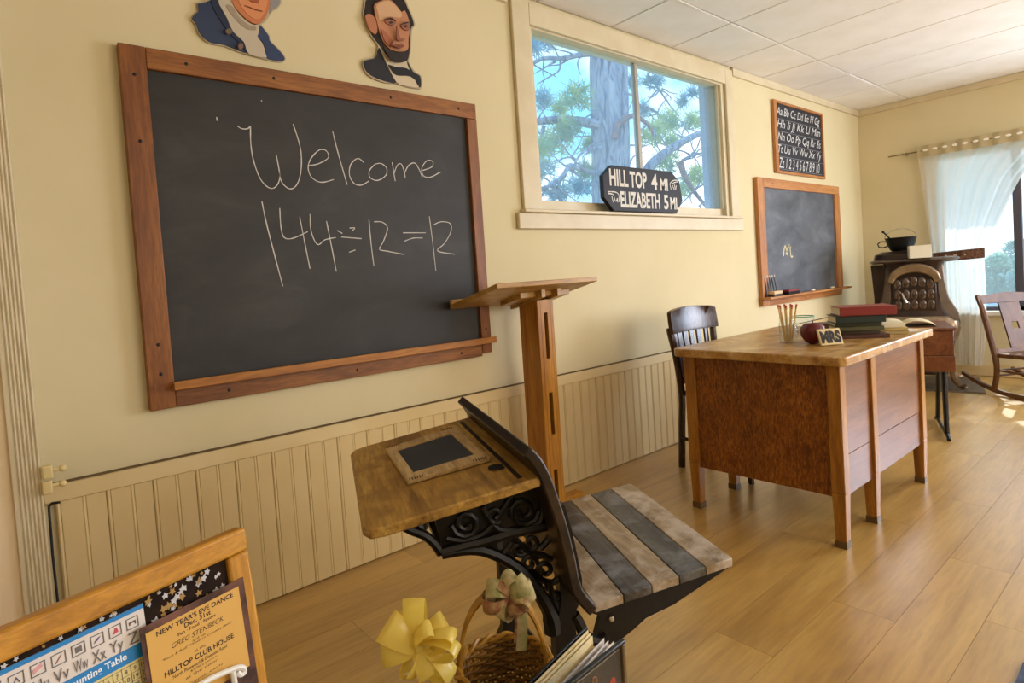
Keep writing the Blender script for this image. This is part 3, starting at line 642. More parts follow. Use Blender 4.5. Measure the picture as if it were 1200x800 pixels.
ab = thing('alphabet_board', 'black board of white cursive alphabet rows hung above the small chalkboard', 'sign', (5.34, YN, 1.88))
x0, x1, z0, z1 = 4.875, 5.82, 1.882, 2.478
MB().box(x0+.02, x1-.02, YN-.012, YN-.002, z0+.02, z1-.02).build('card', plain('black_card', '24252c', .6), ab, W=True, smooth=False)
for xa_, xb_ in ((x0, x0+.05), (x1-.022, x1)): MB().box(xa_, xb_, YN-.026, YN-.002, z0, z1).build('frame_stile', mFrame2V, ab, W=True, bevel=.002)
for za_, zb_ in ((z1-.02, z1), (z0, z0+.022)): MB().box(x0+.0505, x1-.0225, YN-.025, YN-.002, za_, zb_).build('frame_rail', mFrame2, ab, W=True, bevel=.002)
rows = ['Aa Bb Cc Dd Ee Ff Gg', 'Hh Ii Jj Kk Ll Mm', 'Nn Oo Pp Qq Rr Ss', 'Tt Uu Vv Ww Xx Yy', 'Zz 1 2 3 4 5 6 7 8 9 10']
for k, r in enumerate(rows):
    zt = z1-.045-k*.104
    text_mb(r, x0+.07, x1-.045 if k < 4 else x1-.09, zt-.088, zt, lambda x, z: (x, YN-.0128, z), 0, .35).build('lettering', plain('card_white', 'c9c9c6', .7), ab, W=True, smooth=False)
    MB().box(x0+.055, x1-.026, YN-.0126, YN-.012, zt-.098, zt-.0955).build('guide_line', plain('guide_grey', '8d9096', .7), ab, W=True, smooth=False)
#@@FURNITURE
# ------------------------------------------------------------------ pulpit
pu = thing('pulpit', 'slim amber pine lectern with slotted post standing against the cream wainscot', 'lectern', (1.96, 2.135, 0))
def fp(px, py, y): p = ony(px, py, y); return p
hx, hy = .052, .066; zt = 1.045
# hollow post: two plain sides, two faces cut with long slots
for sgnx in (-1, 1): MB().box(*sorted((sgnx*hx, sgnx*(hx-.02))), -hy, hy, .045, zt).build('post_side', mPulpit, pu, bevel=.002)
zs = []
for (pa, pb) in (((632, 367), (638, 421)), ((640, 461), (645, 510)), ((648, 551), (652, 575))):
    zs.append((ony(*pb, 2.07).z, ony(*pa, 2.07).z))
zs[2] = (.07, zs[2][1])
for sy in (-1, 1):
    ya, yb = sorted((sy*hy, sy*(hy-.02))); m = MB()
    m.box(-hx+.0205, -hx+.04, ya, yb, .045, zt).box(hx-.04, hx-.0205, ya, yb, .045, zt)
    lv = [zt, *[q for s_ in zs for q in (s_[1], s_[0])], .045]
    for i in range(0, len(lv)-1, 2): m.box(-hx+.04, hx-.04, ya, yb, lv[i+1], lv[i])
    m.build('slotted_face', mPulpit, pu, smooth=False)
MB().box(-hx-.2, hx+.17, -.03, .03, .004, .044).build('foot', mPulpit, pu, bevel=.004)
MB().box(-.035, .035, -.14, .14, .004, .0435).build('cross_foot', mPulpit, pu, bevel=.004) if False else None
# sloping book rest: high edge towards the room, lip on the low edge by the wall
yh, yl = 1.93, 2.285
a = ony(582, 333, yh); c = ony(700, 323, yh); zhi = (a.z+c.z)/2; lowp = ony(541, 356, yl); zlo = lowp.z
xa, xc = a.x, c.x
q0 = [(xa, yh, zhi-.022), (xc, yh, zhi-.022), (xc, yl, zlo-.022), (xa, yl, zlo-.022)]; q1 = [(x, y, z+.022) for x, y, z in q0]
MB().hexa(q0, q1).build('book_rest', mPulpitTop, pu, W=True, bevel=.003)
MB().box(xa, xc, yl-.018, yl, zlo+.0015, zlo+.024).build('lip', mPulpitTop, pu, W=True, bevel=.003)
zz = lambda y: zhi-.022+(zlo-zhi)*(y-yh)/(yl-yh)
mm = MB()
for s_ in (-1, 1): mm.hexa([(1.96+s_*hx-.012, 2.02, zz(2.02)-.035), (1.96+s_*hx+.012, 2.02, zz(2.02)-.035), (1.96+s_*hx+.012, 2.25, zz(2.25)-.035), (1.96+s_*hx-.012, 2.25, zz(2.25)-.035)], [(1.96+s_*hx-.012, 2.02, zz(2.02)), (1.96+s_*hx+.012, 2.02, zz(2.02)), (1.96+s_*hx+.012, 2.25, zz(2.25)), (1.96+s_*hx-.012, 2.25, zz(2.25))])
mm.hexa([(1.80, 2.06, zz(2.06)-.022), (2.12, 2.06, zz(2.06)-.022), (2.12, 2.21, zz(2.21)-.022), (1.80, 2.21, zz(2.21)-.022)], [(1.80, 2.06, zz(2.06)), (2.12, 2.06, zz(2.06)), (2.12, 2.21, zz(2.21)), (1.80, 2.21, zz(2.21))])
mm.build('cleat', mPulpitTop, pu, W=True, smooth=False)

# ------------------------------------------------------------------ old school desk in front
SO = Vector((.60, 1.33, 0)); SR = math.atan2(-.389, .921); SF = Vector((math.cos(SR), math.sin(SR), 0)); SW = Vector((-math.sin(SR), math.cos(SR), 0))
sd = thing('school_desk', 'antique cast-iron school desk with worn slanting top and attached seat', 'desk', SO, SR)
def sdp(px, py, w): p = on_plane(px, py, SO+SW*w, SW) - SO; return (p.dot(SF), p.z)
# slanted writing top with rounded student-side corners and an inkwell hole
def topz(u): return .69+.05*u/.357
out_ = []
for (cu, cw_, a0) in ((.035, -.315+.035, 180), (.035, .305-.035, 90)):
    for k in range(6):
        a = math.radians(a0+ (k*18 if a0 == 180 else (90-k*18)-0)) if False else 0
ou = [(.36, -.315), (.04, -.315), (.012, -.305), (0, -.275), (0, .265), (.012, .295), (.04, .305), (.36, .305)]
MB().prism([(u, w_, topz(u)-.021) for u, w_ in ou], (0, 0, .021)).build('desk_top', mOld, sd, bevel=.004)
p = onz(583, 550, .728) - SO; iu, iw = p.dot(SF), p.dot(SW)
MB().lathe([(.021, 0), (.021, .0015)], (iu, iw, topz(iu)+.0005), 18).build('inkwell_hole', plain('inkwell_dark', '15110d', .8), sd)
MB().prism([(.318, -.29, topz(.318)+.0006), (.328, -.29, topz(.328)+.0006), (.328, .27, topz(.328)+.0006), (.318, .27, topz(.318)+.0006)], (0, 0, .0008)).build('pencil_groove', mOldDark, sd, smooth=False)
# back board curving down to the seat
outer = [sdp(x, y, -.322) for x, y in ((622, 524), (634, 536), (646, 558), (656, 586), (666, 618), (675, 655), (683, 690), (701, 712))]
outer = [Vector((u, 0, z)) for u, z in outer]
osm = smooth_path(outer, 3)
th = .024; inner = []
for i, q in enumerate(osm):
    d = (osm[min(i+1, len(osm)-1)]-osm[max(i-1, 0)]).normalized(); n = Vector((d.z, 0, -d.x))
    if n.x > 0: n = -n
    inner.append(q+n*th)
g = lambda q, w_: (q.x, w_, q.z)
n_ = len(osm); m = MB(); vs = [g(q, -.322) for q in osm]+[g(q, -.322) for q in inner]+[g(q, .31) for q in osm]+[g(q, .31) for q in inner]; fs_ = []
for i in range(n_-1):
    fs_ += [(i, i+1, n_+i+1, n_+i), (2*n_+i, 3*n_+i, 3*n_+i+1, 2*n_+i+1), (i, 2*n_+i, 2*n_+i+1, i+1), (n_+i, n_+i+1, 3*n_+i+1, 3*n_+i)]
fs_ += [(0, n_, 3*n_, 2*n_), (n_-1, 3*n_-1, 4*n_-1, 2*n_-1)]
m.add(vs, fs_); m.build('back_board', mOldDark, sd, bevel=.004)
# seat of five slats
def seatz(u): return .412+.03*max(0, (u-.48)/.35)
ue = [.487, .56, .633, .706, .779, .855]
for k in range(5):
    u0, u1 = ue[k]+.001, ue[k+1]-.001; sk = .04
    ws = (-.256, .315)
    q0 = [(u0, ws[0], seatz(u0)-.02), (u1, ws[0], seatz(u1)-.02), (u1+sk, ws[1], seatz(u1)-.02), (u0+sk, ws[1], seatz(u0)-.02)]
    MB().hexa(q0, [(x, y, z+.02) for x, y, z in q0]).build('seat_slat', mSlatD if k in (1, 3) else mSlatL, sd, bevel=.002)
# iron work
def c6(X, Y): return (460+X/4, 560+Y/4)
WN = -.235; TI = .016
def ip(pts, w=WN): return [Vector((u, w, z)) for u, z in (sdp(*c6(X, Y), w) for X, Y in pts)]
fr = MB()
# shelf side panel with its lower rail
fr.prism(ip([(195,165),(330,130),(520,75),(715,25),(735,110),(742,222),(560,262),(330,322),(232,350),(225,290),(205,225)]), (0, TI*.5, 0))
fr.tube(smooth_path(ip([(228,345),(330,318),(450,288),(560,255),(720,222)]), 3), .013, 8)
fr.tube(smooth_path(ip([(30,212),(90,245),(150,268),(195,305),(228,352)]), 3), .010, 8)
fr.tube(smooth_path(ip([(110,205),(125,225),(150,235),(160,200),(180,188)]), 3), .006, 6)
fr.tube(smooth_path(ip([(232,352),(330,335),(420,338),(510,372),(590,425),(660,500),(710,575),(742,650),(752,720)]), 3), [.013]*12+[.016]*9+[.02]*4, 8)
# main standard and its foot
lg = ip([(735,140),(800,120),(835,240),(865,380),(882,470),(880,560),(855,610),(850,680),(862,780)]); lgi = ip([(775,640),(758,760)])
u_l, u_r = lgi[1].x, lg[-1].x
pol = lg + [Vector((u_r+.01, WN, .12)), Vector((u_r+.07, WN, .035)), Vector((u_r+.12, WN, .0)), Vector((u_l-.10, WN, 0)), Vector((u_l-.05, WN, .035)), Vector((u_l, WN, .12))] + [lgi[1], lgi[0]] + ip([(785,560),(770,430),(755,320)])
fr.prism([q - Vector((0, TI*.5, 0)) for q in pol], (0, TI*2, 0))
# open scrollwork between arch and standard
def spiral(X, Y, r, turns=1.4, ph=0, sg=1): return ip([(X+r*(1-.75*t/14)*math.cos(ph+sg*turns*2*PI*t/14), Y+r*(1-.75*t/14)*math.sin(ph+sg*turns*2*PI*t/14)) for t in range(15)])
for (X, Y, r, tn, ph, sg) in ((715,430,42,1.3,2,1), (640,400,40,1.2,0,-1), (595,330,34,1.3,1,1), (650,300,40,1.2,3,-1), (765,555,32,1.2,1,1), (700,510,32,1.1,4,1)):
    fr.tube(spiral(X, Y, r, tn, ph, sg), .006, 6)
for q in ([(560,270),(590,300),(640,345),(700,360),(745,380)], [(640,420),(690,470),(745,490),(775,470)], [(735,480),(750,560),(775,610)], [(690,330),(720,300),(750,250)], [(560,300),(540,330),(520,350)]):
    fr.tube(smooth_path(ip(q), 3), .007, 6)
# relief scrolls on the panel
for (X, Y, r, tn, ph, sg) in ((610,150,75,1.5,0,1), (340,210,70,1.5,3,-1), (480,170,40,1.2,1,1)):
    fr.tube([q - Vector((0, .004, 0)) for q in spiral(X, Y, r, tn, ph, sg)], .006, 6)
for q in ([(250,280),(330,290),(420,260),(480,200),(530,120),(560,80)], [(420,130),(450,190),(500,240),(580,240)], [(680,60),(700,130),(690,200),(650,215)]):
    fr.tube([v - Vector((0, .004, 0)) for v in smooth_path(ip(q), 3)], .006, 6)
# curved bracket that carries the seat
sq = [(u, z) for u, z in (sdp(x, y, WN) for x, y in ((700,703),(704,722),(698,745),(708,756),(724,752),(742,738),(757,724),(790,708),(834,690)))]
su = [Vector((u, WN, z)) for u, z in sq]
pol = [Vector((.475, WN, seatz(.475)-.022))] + su[1:8] + [Vector((.855, WN, seatz(.855)-.034)), Vector((.855, WN, seatz(.855)-.021))]
fr.prism(pol, (0, TI, 0))
fr.tube(smooth_path(ip([(850,640),(880,690),(905,740),(960,760),(1000,740)]), 3), .013, 8)
side = fr.build('iron_side', mIron, sd, ang=40)
copy_part(side, sd, (0, .455, 0))
MB().ball((*[sdp(738-22, 712+12, WN)[0], WN-.004], sdp(716, 724, WN)[1]), .007, 8, 5, (1, .5, 1)).build('bolt', mSteel, sd)
MB().prism([(.15, -.218, topz(.15)-.11), (.345, -.218, topz(.345)-.13), (.345, -.218, topz(.345)-.12), (.15, -.218, topz(.15)-.10)], (0, .435, 0)).build('book_shelf', mOldDark, sd, smooth=False)
# writing slate lying on the desk top
nS = Vector((-.139, 0, .99)).normalized()
def slp(px, py):
    nW = SF*nS.x + Vector((0, 0, nS.z)); p = on_plane(px, py, SO+Vector((0, 0, .69)), nW); d = p-SO; return d.dot(SF), d.dot(SW)
cs = [slp(*q) for q in ((452, 530), (478, 569), (575, 541), (533, 504))]
ws = thing('writing_slate', 'small handheld slate in a worn wood frame on the school desk', 'slate', SO, SR)
def lerp2(a, c, s_, t_): return tuple(sum(v) for v in zip(*[(q[0]*k, q[1]*k) for q, k in zip(c, ((1-s_)*(1-t_), (1-s_)*t_, s_*t_, s_*(1-t_)))]))
def slq(s0, s1, t0, t1): return [lerp2(0, cs, s_, t_) for s_, t_ in ((s0, t0), (s1, t0), (s1, t1), (s0, t1))]
def slab(q, h0, h1): return MB().hexa([(u, w_, topz(u)+h0) for u, w_ in q], [(u, w_, topz(u)+h1) for u, w_ in q])
slab(slq(.1, .9, .12, .88), .001, .007).build('slate_panel', mSlateW, ws, smooth=False)
mSF = wood('grey_worn_frame', '94785a', 'bd9e78', 'd4b892', 'Y', .5, 1.2, .4)
for q in ((0, 1, 0, .15), (0, 1, .85, 1), (0, .12, .1505, .8495), (.88, 1, .1505, .8495)): slab(slq(*q), .001, .012).build('frame_rail', mSF, ws, bevel=.002)
mb = MB()
for s_, t_ in ((.05, .12), (.05, .16), (.95, .12), (.95, .16)):
    pass
for side_t in (.012, .988):
    for k in range(6):
        s_ = .80+.03*k; u, w_ = lerp2(0, cs, s_, side_t); mb.box(u-.0008, u+.0008, w_-.006, w_+.006, topz(u)+.011, topz(u)+.0135)
        s_ = .03+.03*k; u, w_ = lerp2(0, cs, s_, side_t); mb.box(u-.0008, u+.0008, w_-.006, w_+.006, topz(u)+.011, topz(u)+.0135)
mb.build('lacing', plain('lacing_cord', '3b2a1c', .8), ws, smooth=False)

# ------------------------------------------------------------------ teacher's desk
td = thing('teacher_desk', "large brown oak teacher's desk with worn top and six square legs", 'desk', (2.95, 1.30, 0))
def tb(x0, x1, y0, y1, z0, z1): return MB().box(x0-2.95, x1-2.95, y0-1.30, y1-1.30, z0, z1)
DX0, DX1, DY0, DY1, DZ = 2.45, 3.47, .955, 1.645, .732
mt = MB(); ch = .02
pol = [(2.405+ch, .915), (3.515-ch, .915), (3.515, .915+ch), (3.515, 1.685-ch), (3.515-ch, 1.685), (2.405+ch, 1.685), (2.405, 1.685-ch), (2.405, .915+ch)]
mt.prism([(x-2.95, y-1.30, DZ+.001) for x, y in pol], (0, 0, .038)); mt.build('desk_top', mDeskTop, td, bevel=.006)
def leg(x, y):
    m = MB(); h = .026; b_ = .02
    m.hexa([(x-b_-2.95, y-b_-1.3, 0), (x+b_-2.95, y-b_-1.3, 0), (x+b_-2.95, y+b_-1.3, 0), (x-b_-2.95, y+b_-1.3, 0)], [(x-h-2.95, y-h-1.3, .22), (x+h-2.95, y-h-1.3, .22), (x+h-2.95, y+h-1.3, .22), (x-h-2.95, y+h-1.3, .22)])
    m.box(x-h-2.95, x+h-2.95, y-h-1.3, y+h-1.3, .221, DZ); o = m.build('leg', mDeskLeg, td, bevel=.003)
    MB().box(x-b_-.0025-2.95, x+b_+.0025-2.95, y-b_-.0025-1.3, y+b_+.0025-1.3, 0, .028).build('ferrule', plain('dark_ferrule', '5e4626', .45, .5), o, smooth=False)
for x in (DX0+.024, 2.80, DX1-.024):
    for y in (DY0+.022, DY1-.022): leg(x, y)
PZ = .20
tb(DX0+.012, DX0+.03, DY0+.0485, DY1-.0485, PZ, DZ).build('end_panel', mDesk, td, smooth=False)
tb(DX1-.03, DX1-.012, DY0+.0485, DY1-.0485, PZ, DZ).build('end_panel', mDesk, td, smooth=False)
mPan = wood('smooth_brown_panel', '64391c', '784828', '885634', 'X', .32, 1.0, .3)
for xa, xb in ((DX0+.0505, 2.7735), (2.8265, DX1-.0505)):
    tb(xa, xb, DY0+.008, DY0+.024, .365, DZ).build('front_panel', mPan, td, smooth=False)
    tb(xa, xb, DY0+.009, DY0+.025, PZ, .361).build('lower_panel', mPan, td, smooth=False)
tb(2.79, 2.81, DY0+.0485, DY1-.0485, PZ, DZ).build('pedestal_side', mDesk, td, smooth=False)
tb(DX0+.031, 2.789, DY0+.03, DY1-.0485, PZ, PZ+.015).build('pedestal_bottom', mDesk, td, smooth=False)
for k in range(3):
    dw = tb(DX0+.052, 2.772, DY1-.04, DY1-.012, PZ+.018+k*.172, PZ+.185+k*.172).build('drawer', mDesk, td, bevel=.003)
    MB().ball((2.61-2.95, DY1-.004-1.3, PZ+.1+k*.172), .014, 10, 6, (1, .8, 1)).build('knob', mDeskLeg, dw)
tb(2.83, DX1-.052, DY1-.04, DY1-.014, .64, DZ).build('centre_drawer', mDesk, td, bevel=.003)

# teacher's chair pushed in behind the desk
tc_ = thing('desk_chair', "dark slat-back wooden chair pushed in behind the teacher's desk", 'chair', (3.06, 1.83, 0), 0)
yb_ = .15
def arc(x): return .035*(1-(x/.205)**2)
for s_ in (-1, 1):
    MB().tube(smooth_path([(s_*.135, .19, 0), (s_*.15, .165, .25), (s_*.17, .14, .44), (s_*.20, .145, .66), (s_*.222, .165, .82)], 3), [.02]*12+[.018], 8).build('back_post', mChairDark, tc_)
    MB().tube([(s_*.15, -.24, 0), (s_*.165, -.22, .42)], [.016, .022], 8).build('front_leg', mChairDark, tc_)
    MB().tube([(s_*.158, -.225, .16), (s_*.162, .17, .18)], .011, 8).build('side_rung', mChairDark, tc_)
MB().prism([(-.205, -.25, .43), (.205, -.25, .43), (.215, -.1, .43), (.18, .125, .43), (-.18, .125, .43), (-.215, -.1, .43)], (0, 0, .03)).build('seat', mChairDark, tc_, bevel=.008)
g_ = []
for z, e in ((.785, .0), (.80, 0), (.86, .008), (.905, .012), (.915, .012)):
    sh = 1 if z < .87 else (.985 if z < .91 else .93)
    g_.append([(x*sh*1.17, .152+e+arc(x), z + (0.012*(1-(x/.205)**2) if z > .88 else 0)) for x in [-.205+.0205*i*2 for i in range(11)]])
MB().sheet(g_, -.022).build('crest_rail', mChairDark, tc_, bevel=.003)
MB().sheet([[(x, .128+arc(x)*.8, z) for x in [-.18+.036*i for i in range(11)]] for z in (.50, .54)], -.02).build('lower_rail', mChairDark, tc_)
for k in range(6):
    x = -.15+.06*k; MB().hexa([(x-.018, .130+arc(x)*.8, .535), (x+.018, .130+arc(x)*.8, .535), (x+.018, .142+arc(x)*.8, .535), (x-.018, .142+arc(x)*.8, .535)], [(x*1.1-.019, .156+arc(x), .80), (x*1.1+.019, .156+arc(x), .80), (x*1.1+.019, .168+arc(x), .80), (x*1.1-.019, .168+arc(x), .80)]).build('slat', mChairDark, tc_, smooth=False)
#@@DESKITEMS
# ------------------------------------------------------------------ things on the teacher's desk
ZD = DZ+.0392
jp = onz(927, 402, ZD) + Vector((.02, .02, 0))
jar = thing('glass_jar', 'clear glass jar holding pencils on the teacher desk', 'jar', (jp.x, jp.y, ZD))
MB().lathe([(.0005, 0), (.036, 0), (.04, .008), (.04, .085), (.036, .098), (.036, .118), (.038, .12), (.034, .12), (.0335, .098), (.037, .083), (.037, .01), (.034, .004), (.0005, .004)], n=24, cap=False).build('jar_body', mJar, jar)
mPen = wood('pencil_wood', 'cfa06a', 'e2ba84', 'ecca9c', 'Z', .45, 3, .2); mRed = plain('red_eraser', 'b8382c', .6); mFer = plain('brass_ferrule', 'b78d52', .3, .5, .7)
p0 = None
for k in range(9):
    a = 2*PI*k/9; rb = .0135; rt_ = .038+.004*(k % 3)
    b0 = Vector((rb*math.cos(a), rb*math.sin(a), .0)); b1 = Vector((rt_*math.cos(a), rt_*math.sin(a), .175)); d = (b1-b0).normalized(); L_ = .172+.004*(k % 4)
    if p0 is None:
        r_ = thing('pencil', 'wooden pencil with red eraser standing in the glass jar', 'pencil', (0, 0, 0), 0, 'pencils in the jar')
        MB().tube([(0, 0, 0), (0, 0, .155)], .0038, 6).build('shaft', mPen, r_, smooth=False); MB().tube([(0, 0, .155), (0, 0, .164)], .0041, 8).build('ferrule', mFer, r_); MB().tube([(0, 0, .164), (0, 0, .174)], .004, 8).build('eraser', mRed, r_)
        p0 = r_
    else:
        r_ = p0.copy(); C.objects.link(r_)
        for ch_ in p0.children: q = ch_.copy(); C.objects.link(q); q.parent = r_
    r_.location = (jp.x+b0.x, jp.y+b0.y, ZD+.0055); r_.rotation_euler = d.to_track_quat('Z', 'Y').to_euler()
ap = onz(959, 404, ZD)+Vector((.035, .035, 0))
apple = thing('apple', 'dark red apple between the pencil jar and the books', 'apple', (ap.x, ap.y, ZD))
pr = [(.0005, .006), (.016, .0), (.034, .010), (.050, .036), (.054, .056), (.050, .076), (.036, .092), (.018, .094), (.006, .086), (.0005, .082)]
MB().lathe(pr, n=24, cap=False).build('flesh', plain('apple_red', '4c0c16', .25, .5, col2='62141e', vs=14), apple)
MB().tube([(0, 0, .083), (.002, .001, .097), (.006, .002, .106)], .0022, 6).build('stem', mOldDark, apple)
np_ = onz(977, 405, ZD); ang = math.radians(-42)
ns = thing('name_block', 'small cream block sign with bold black lettering in front of the apple', 'sign', (np_.x+.005, np_.y+.005, ZD), ang+.18)
sl = .35
def tl(x, y, z): return Vector((x, y+z*math.sin(sl), z*math.cos(sl)+.004))
def tbx(x0, x1, y0, y1, z0, z1): return MB().hexa([tl(x0,y0,z0), tl(x1,y0,z0), tl(x1,y1,z0), tl(x0,y1,z0)], [tl(x0,y0,z1), tl(x1,y0,z1), tl(x1,y1,z1), tl(x0,y1,z1)])
tbx(-.053, .053, 0, .012, 0, .072).build('block', plain('cream_card', 'd3bf8c', .5), ns, bevel=.002)
text_mb('MRS', -.048, .048, .008, .064, lambda x, z: tl(x, -.0012, z), .06).build('lettering', mBlackP, ns, smooth=False)
gp = onz(955, 392, ZD)+Vector((.07, .09, 0))
gd = thing('glass_bowl', 'clear glass bowl with green rim behind the apple', 'bowl', (gp.x, gp.y, ZD))
MB().lathe([(.0005, 0), (.03, 0), (.034, .01), (.05, .05), (.058, .085), (.055, .085), (.046, .05), (.03, .012), (.0005, .006)], n=20, cap=False).build('bowl_body', mJar, gd)
m = MB().tube([(.0565*math.cos(2*PI*k/20), .0565*math.sin(2*PI*k/20), .0865) for k in range(20)], .0026, 6, closed=True); m.build('rim', plain('green_rim', '5fa27a', .4), gd)
# books: each with cover and page block
bc = onz(1013, 397, ZD)+Vector((.085, .055, 0)); ba = math.radians(-56)
def book(label, dx, dy, z, L_, D_, T_, col, rz=0, page='d8c8a4', group='books stacked on the teacher desk', org=None, spine=1):
    o_ = org or bc
    c_ = Vector((o_.x, o_.y, 0)) + Matrix.Rotation(ba, 3, 'Z') @ Vector((dx, dy, 0))
    t = thing('book', label, 'book', (c_.x, c_.y, z), ba+rz, group); cm = plain('cover_'+col, col, .5, .4, col2=None, bmp=.1)
    h = .003; m = MB().box(-L_/2, L_/2, -D_/2, D_/2, 0, h).box(-L_/2, L_/2, -D_/2, D_/2, T_-h, T_)
    if spine == 1: m.box(-L_/2, L_/2, -D_/2, -D_/2+h, h, T_-h)
    else: m.box(-L_/2, -L_/2+h, -D_/2, D_/2, h, T_-h)
    m.build('cover', cm, t, bevel=.001)
    MB().box(-L_/2+.005, L_/2-.005, -D_/2+.0045, D_/2-.005, h+.0002, T_-h-.0002).build('pages', plain('pages_'+page, page, .8, .1), t, smooth=False)
    return t
z = ZD+.0004
stack = [('wide dark brown book at the bottom of the desk stack', 0, .0, .215, .16, .018, '4a2a22', .03), ('brown-black book second from the bottom of the desk stack', -.02, .01, .19, .145, .016, '3a3024', -.05), ('olive book third from the bottom of the desk stack', -.012, .004, .20, .15, .019, '4b4a2e', .04), ('dark olive book just under the green one in the desk stack', -.014, .01, .195, .15, .016, '2f3322', -.02), ('dark green book under the red one in the desk stack', -.01, 0, .21, .15, .034, '1d2a24', .05), ('red book on top of the desk stack', .02, .0, .235, .17, .040, '7c241f', .02)]
for lb, dx, dy, L_, D_, T_, col, rz in stack:
    book(lb, dx, dy, z, L_, D_, T_, col, rz); z += T_+.0006
q = onz(1046, 394, ZD)+Vector((.115, .045, 0)); z = ZD+.0004
for lb, dx, L_, D_, T_, col, pg, rz in (('tan book at the bottom of the low pile right of the stack', 0, .12, .10, .018, 'a08a58', 'dccb98', .1), ('yellowed paper book mid low pile right of the stack', .005, .115, .10, .014, 'b9a46a', 'e3d4a4', -.1), ('white-paged book on top of the low pile right of the stack', -.01, .11, .10, .02, 'c9bfa4', 'e9e2d0', .15)):
    book(lb, dx, 0, z, L_, D_, T_, col, rz, pg, 'low pile of pale books', q); z += T_+.0006
lp = onz(975, 384, ZD)
book('tan-edged book lying left behind the stack', -.085, .225, ZD+.0004, .13, .10, .05, '5b452c', .2, 'c8a878', 'books stacked on the teacher desk')
pp = onz(1060, 389, ZD)
pa = MB().box(-.08, .08, -.05, .05, 0, .0012).build('paper_sheet', plain('paper_white', 'd9cfc0', .8, .1), smooth=False); pa.location = (pp.x+.06, pp.y+.02, ZD+.0004); pa.rotation_euler = (0, 0, -.5); tag(pa, 'white paper sheet at the far right corner of the teacher desk', 'paper')
#@@FAR
# ------------------------------------------------------------------ lift-lid school desk behind
d2 = thing('lift_lid_desk', "brown box school desk on black iron legs behind the teacher's desk", 'desk', (4.33, 1.08, 0), math.atan2(.35, .93))
# local x: away along the iron foot, local y: to the left in the picture
mBox = wood('red_brown_box', '562c16', '6e3e22', '80502e', 'X', .4, 1.0, .3)
bz0, bz1, bz2 = .415, .515, .668
MB().box(.0, .46, -.055, .56, bz0, bz1-.002).build('lower_case', mBox, d2, bevel=.004)
MB().box(.0, .455, -.05, .555, bz1, bz2).build('upper_case', mBox, d2, bevel=.004)
MB().box(-.012, .47, -.065, .57, bz2+.001, bz2+.018).build('lid', mBox, d2, bevel=.004)
for y_ in (0.0, .47):
    m = MB(); m.tube([(.30, y_, bz0-.001), (.36, y_, .22), (.42, y_, .03)], .014, 8).build('iron_leg', mIron, d2)
    m = MB(); m.tube([(.05, y_, bz0-.001), (.03, y_, .22), (.02, y_, .03)], .015, 8).build('iron_leg', mIron, d2)
    m = MB(); m.tube(smooth_path([(-.06, y_, .012), (.02, y_, .028), (.22, y_, .02), (.42, y_, .028), (.52, y_, .012)], 3), .012, 8).build('iron_foot', mIron, d2)
ob = thing('open_book', 'open book with cream pages lying on the box desk before the stove', 'book', (4.33, 1.08, bz2+.0192) , math.atan2(.35, .93))
def obp(x, y, z): return (x, y, z)
mPage = plain('aged_page', 'd6c9a6', .8, .1, col2='c4b48c', vs=30)
for s_ in (-1, 1):
    g_ = [[(.08+.2*j, .19+s_*.16*i/8, .006+.032*math.sin(PI*min(1, (i/8)*.95+.05))**.7*(1-.3*i/8)) for j in range(2)] for i in range(9)]
    MB().sheet(g_, .004 if s_ < 0 else -.004).build('page', mPage, ob)
MB().box(.075, .285, .025, .355, .0, .004).build('cover', plain('brown_cover', '4e3a28', .5), ob, bevel=.001)

# ------------------------------------------------------------------ parlour stove
sa = math.atan2(1.6, 6.0); stv = thing('parlor_stove', 'ornate dark cast-iron parlour stove with nickel trim in the far corner', 'stove', (6.12, 1.66, 0), sa)
# local: x away from the viewpoint, y to the left of the picture, z up
mSt = plain('stove_iron', '3c2c24', .35, .5, .35, col2='2a1f1a', vs=9, bmp=.15); mSt2 = plain('stove_grey_iron', '6e6052', .4, .5, .5, col2='54483e', vs=9, bmp=.15); mNi = plain('aged_nickel', 'a08c74', .3, .5, .8, col2='7e6a54', vs=14)
def rr(hx, hy, r, n=5):
    o_ = []
    for cx_, cy_, a0 in ((hx-r, hy-r, 0), (-hx+r, hy-r, 90), (-hx+r, -hy+r, 180), (hx-r, -hy+r, 270)):
        for k in range(n): a = math.radians(a0+90*k/(n-1)); o_.append((cx_+r*math.cos(a), cy_+r*math.sin(a)))
    return o_
def loft(levels, r=.05):
    m = MB(); rings = []
    for z, hx_, hy_, oy in levels: rings.append([(x, y+oy, z) for x, y in rr(hx_, hy_, min(r, hx_*.9, hy_*.9))])
    n = len(rings[0]); vs = [p for q in rings for p in q]; f = [(i*n+k, i*n+(k+1) % n, (i+1)*n+(k+1) % n, (i+1)*n+k) for i in range(len(rings)-1) for k in range(n)]
    f += [list(range(n))[::-1], list(range((len(rings)-1)*n, len(rings)*n))]; return m.add(vs, f)
CY = .065
loft([(.60, .22, .235, CY-.02), (.66, .20, .225, CY), (.80, .18, .21, CY), (1.0, .17, .205, CY), (1.06, .18, .22, CY)]).build('body', mSt, stv)
loft([(1.061, .22, .30, CY), (1.075, .245, .325, CY), (1.088, .235, .315, CY), (1.094, .20, .28, CY)], .12).build('top_plate', mSt2, stv)
loft([(1.0945, .15, .22, CY+.075), (1.14, .145, .21, CY+.075), (1.165, .11, .16, CY+.075)], .1).build('top_dome', mSt, stv)
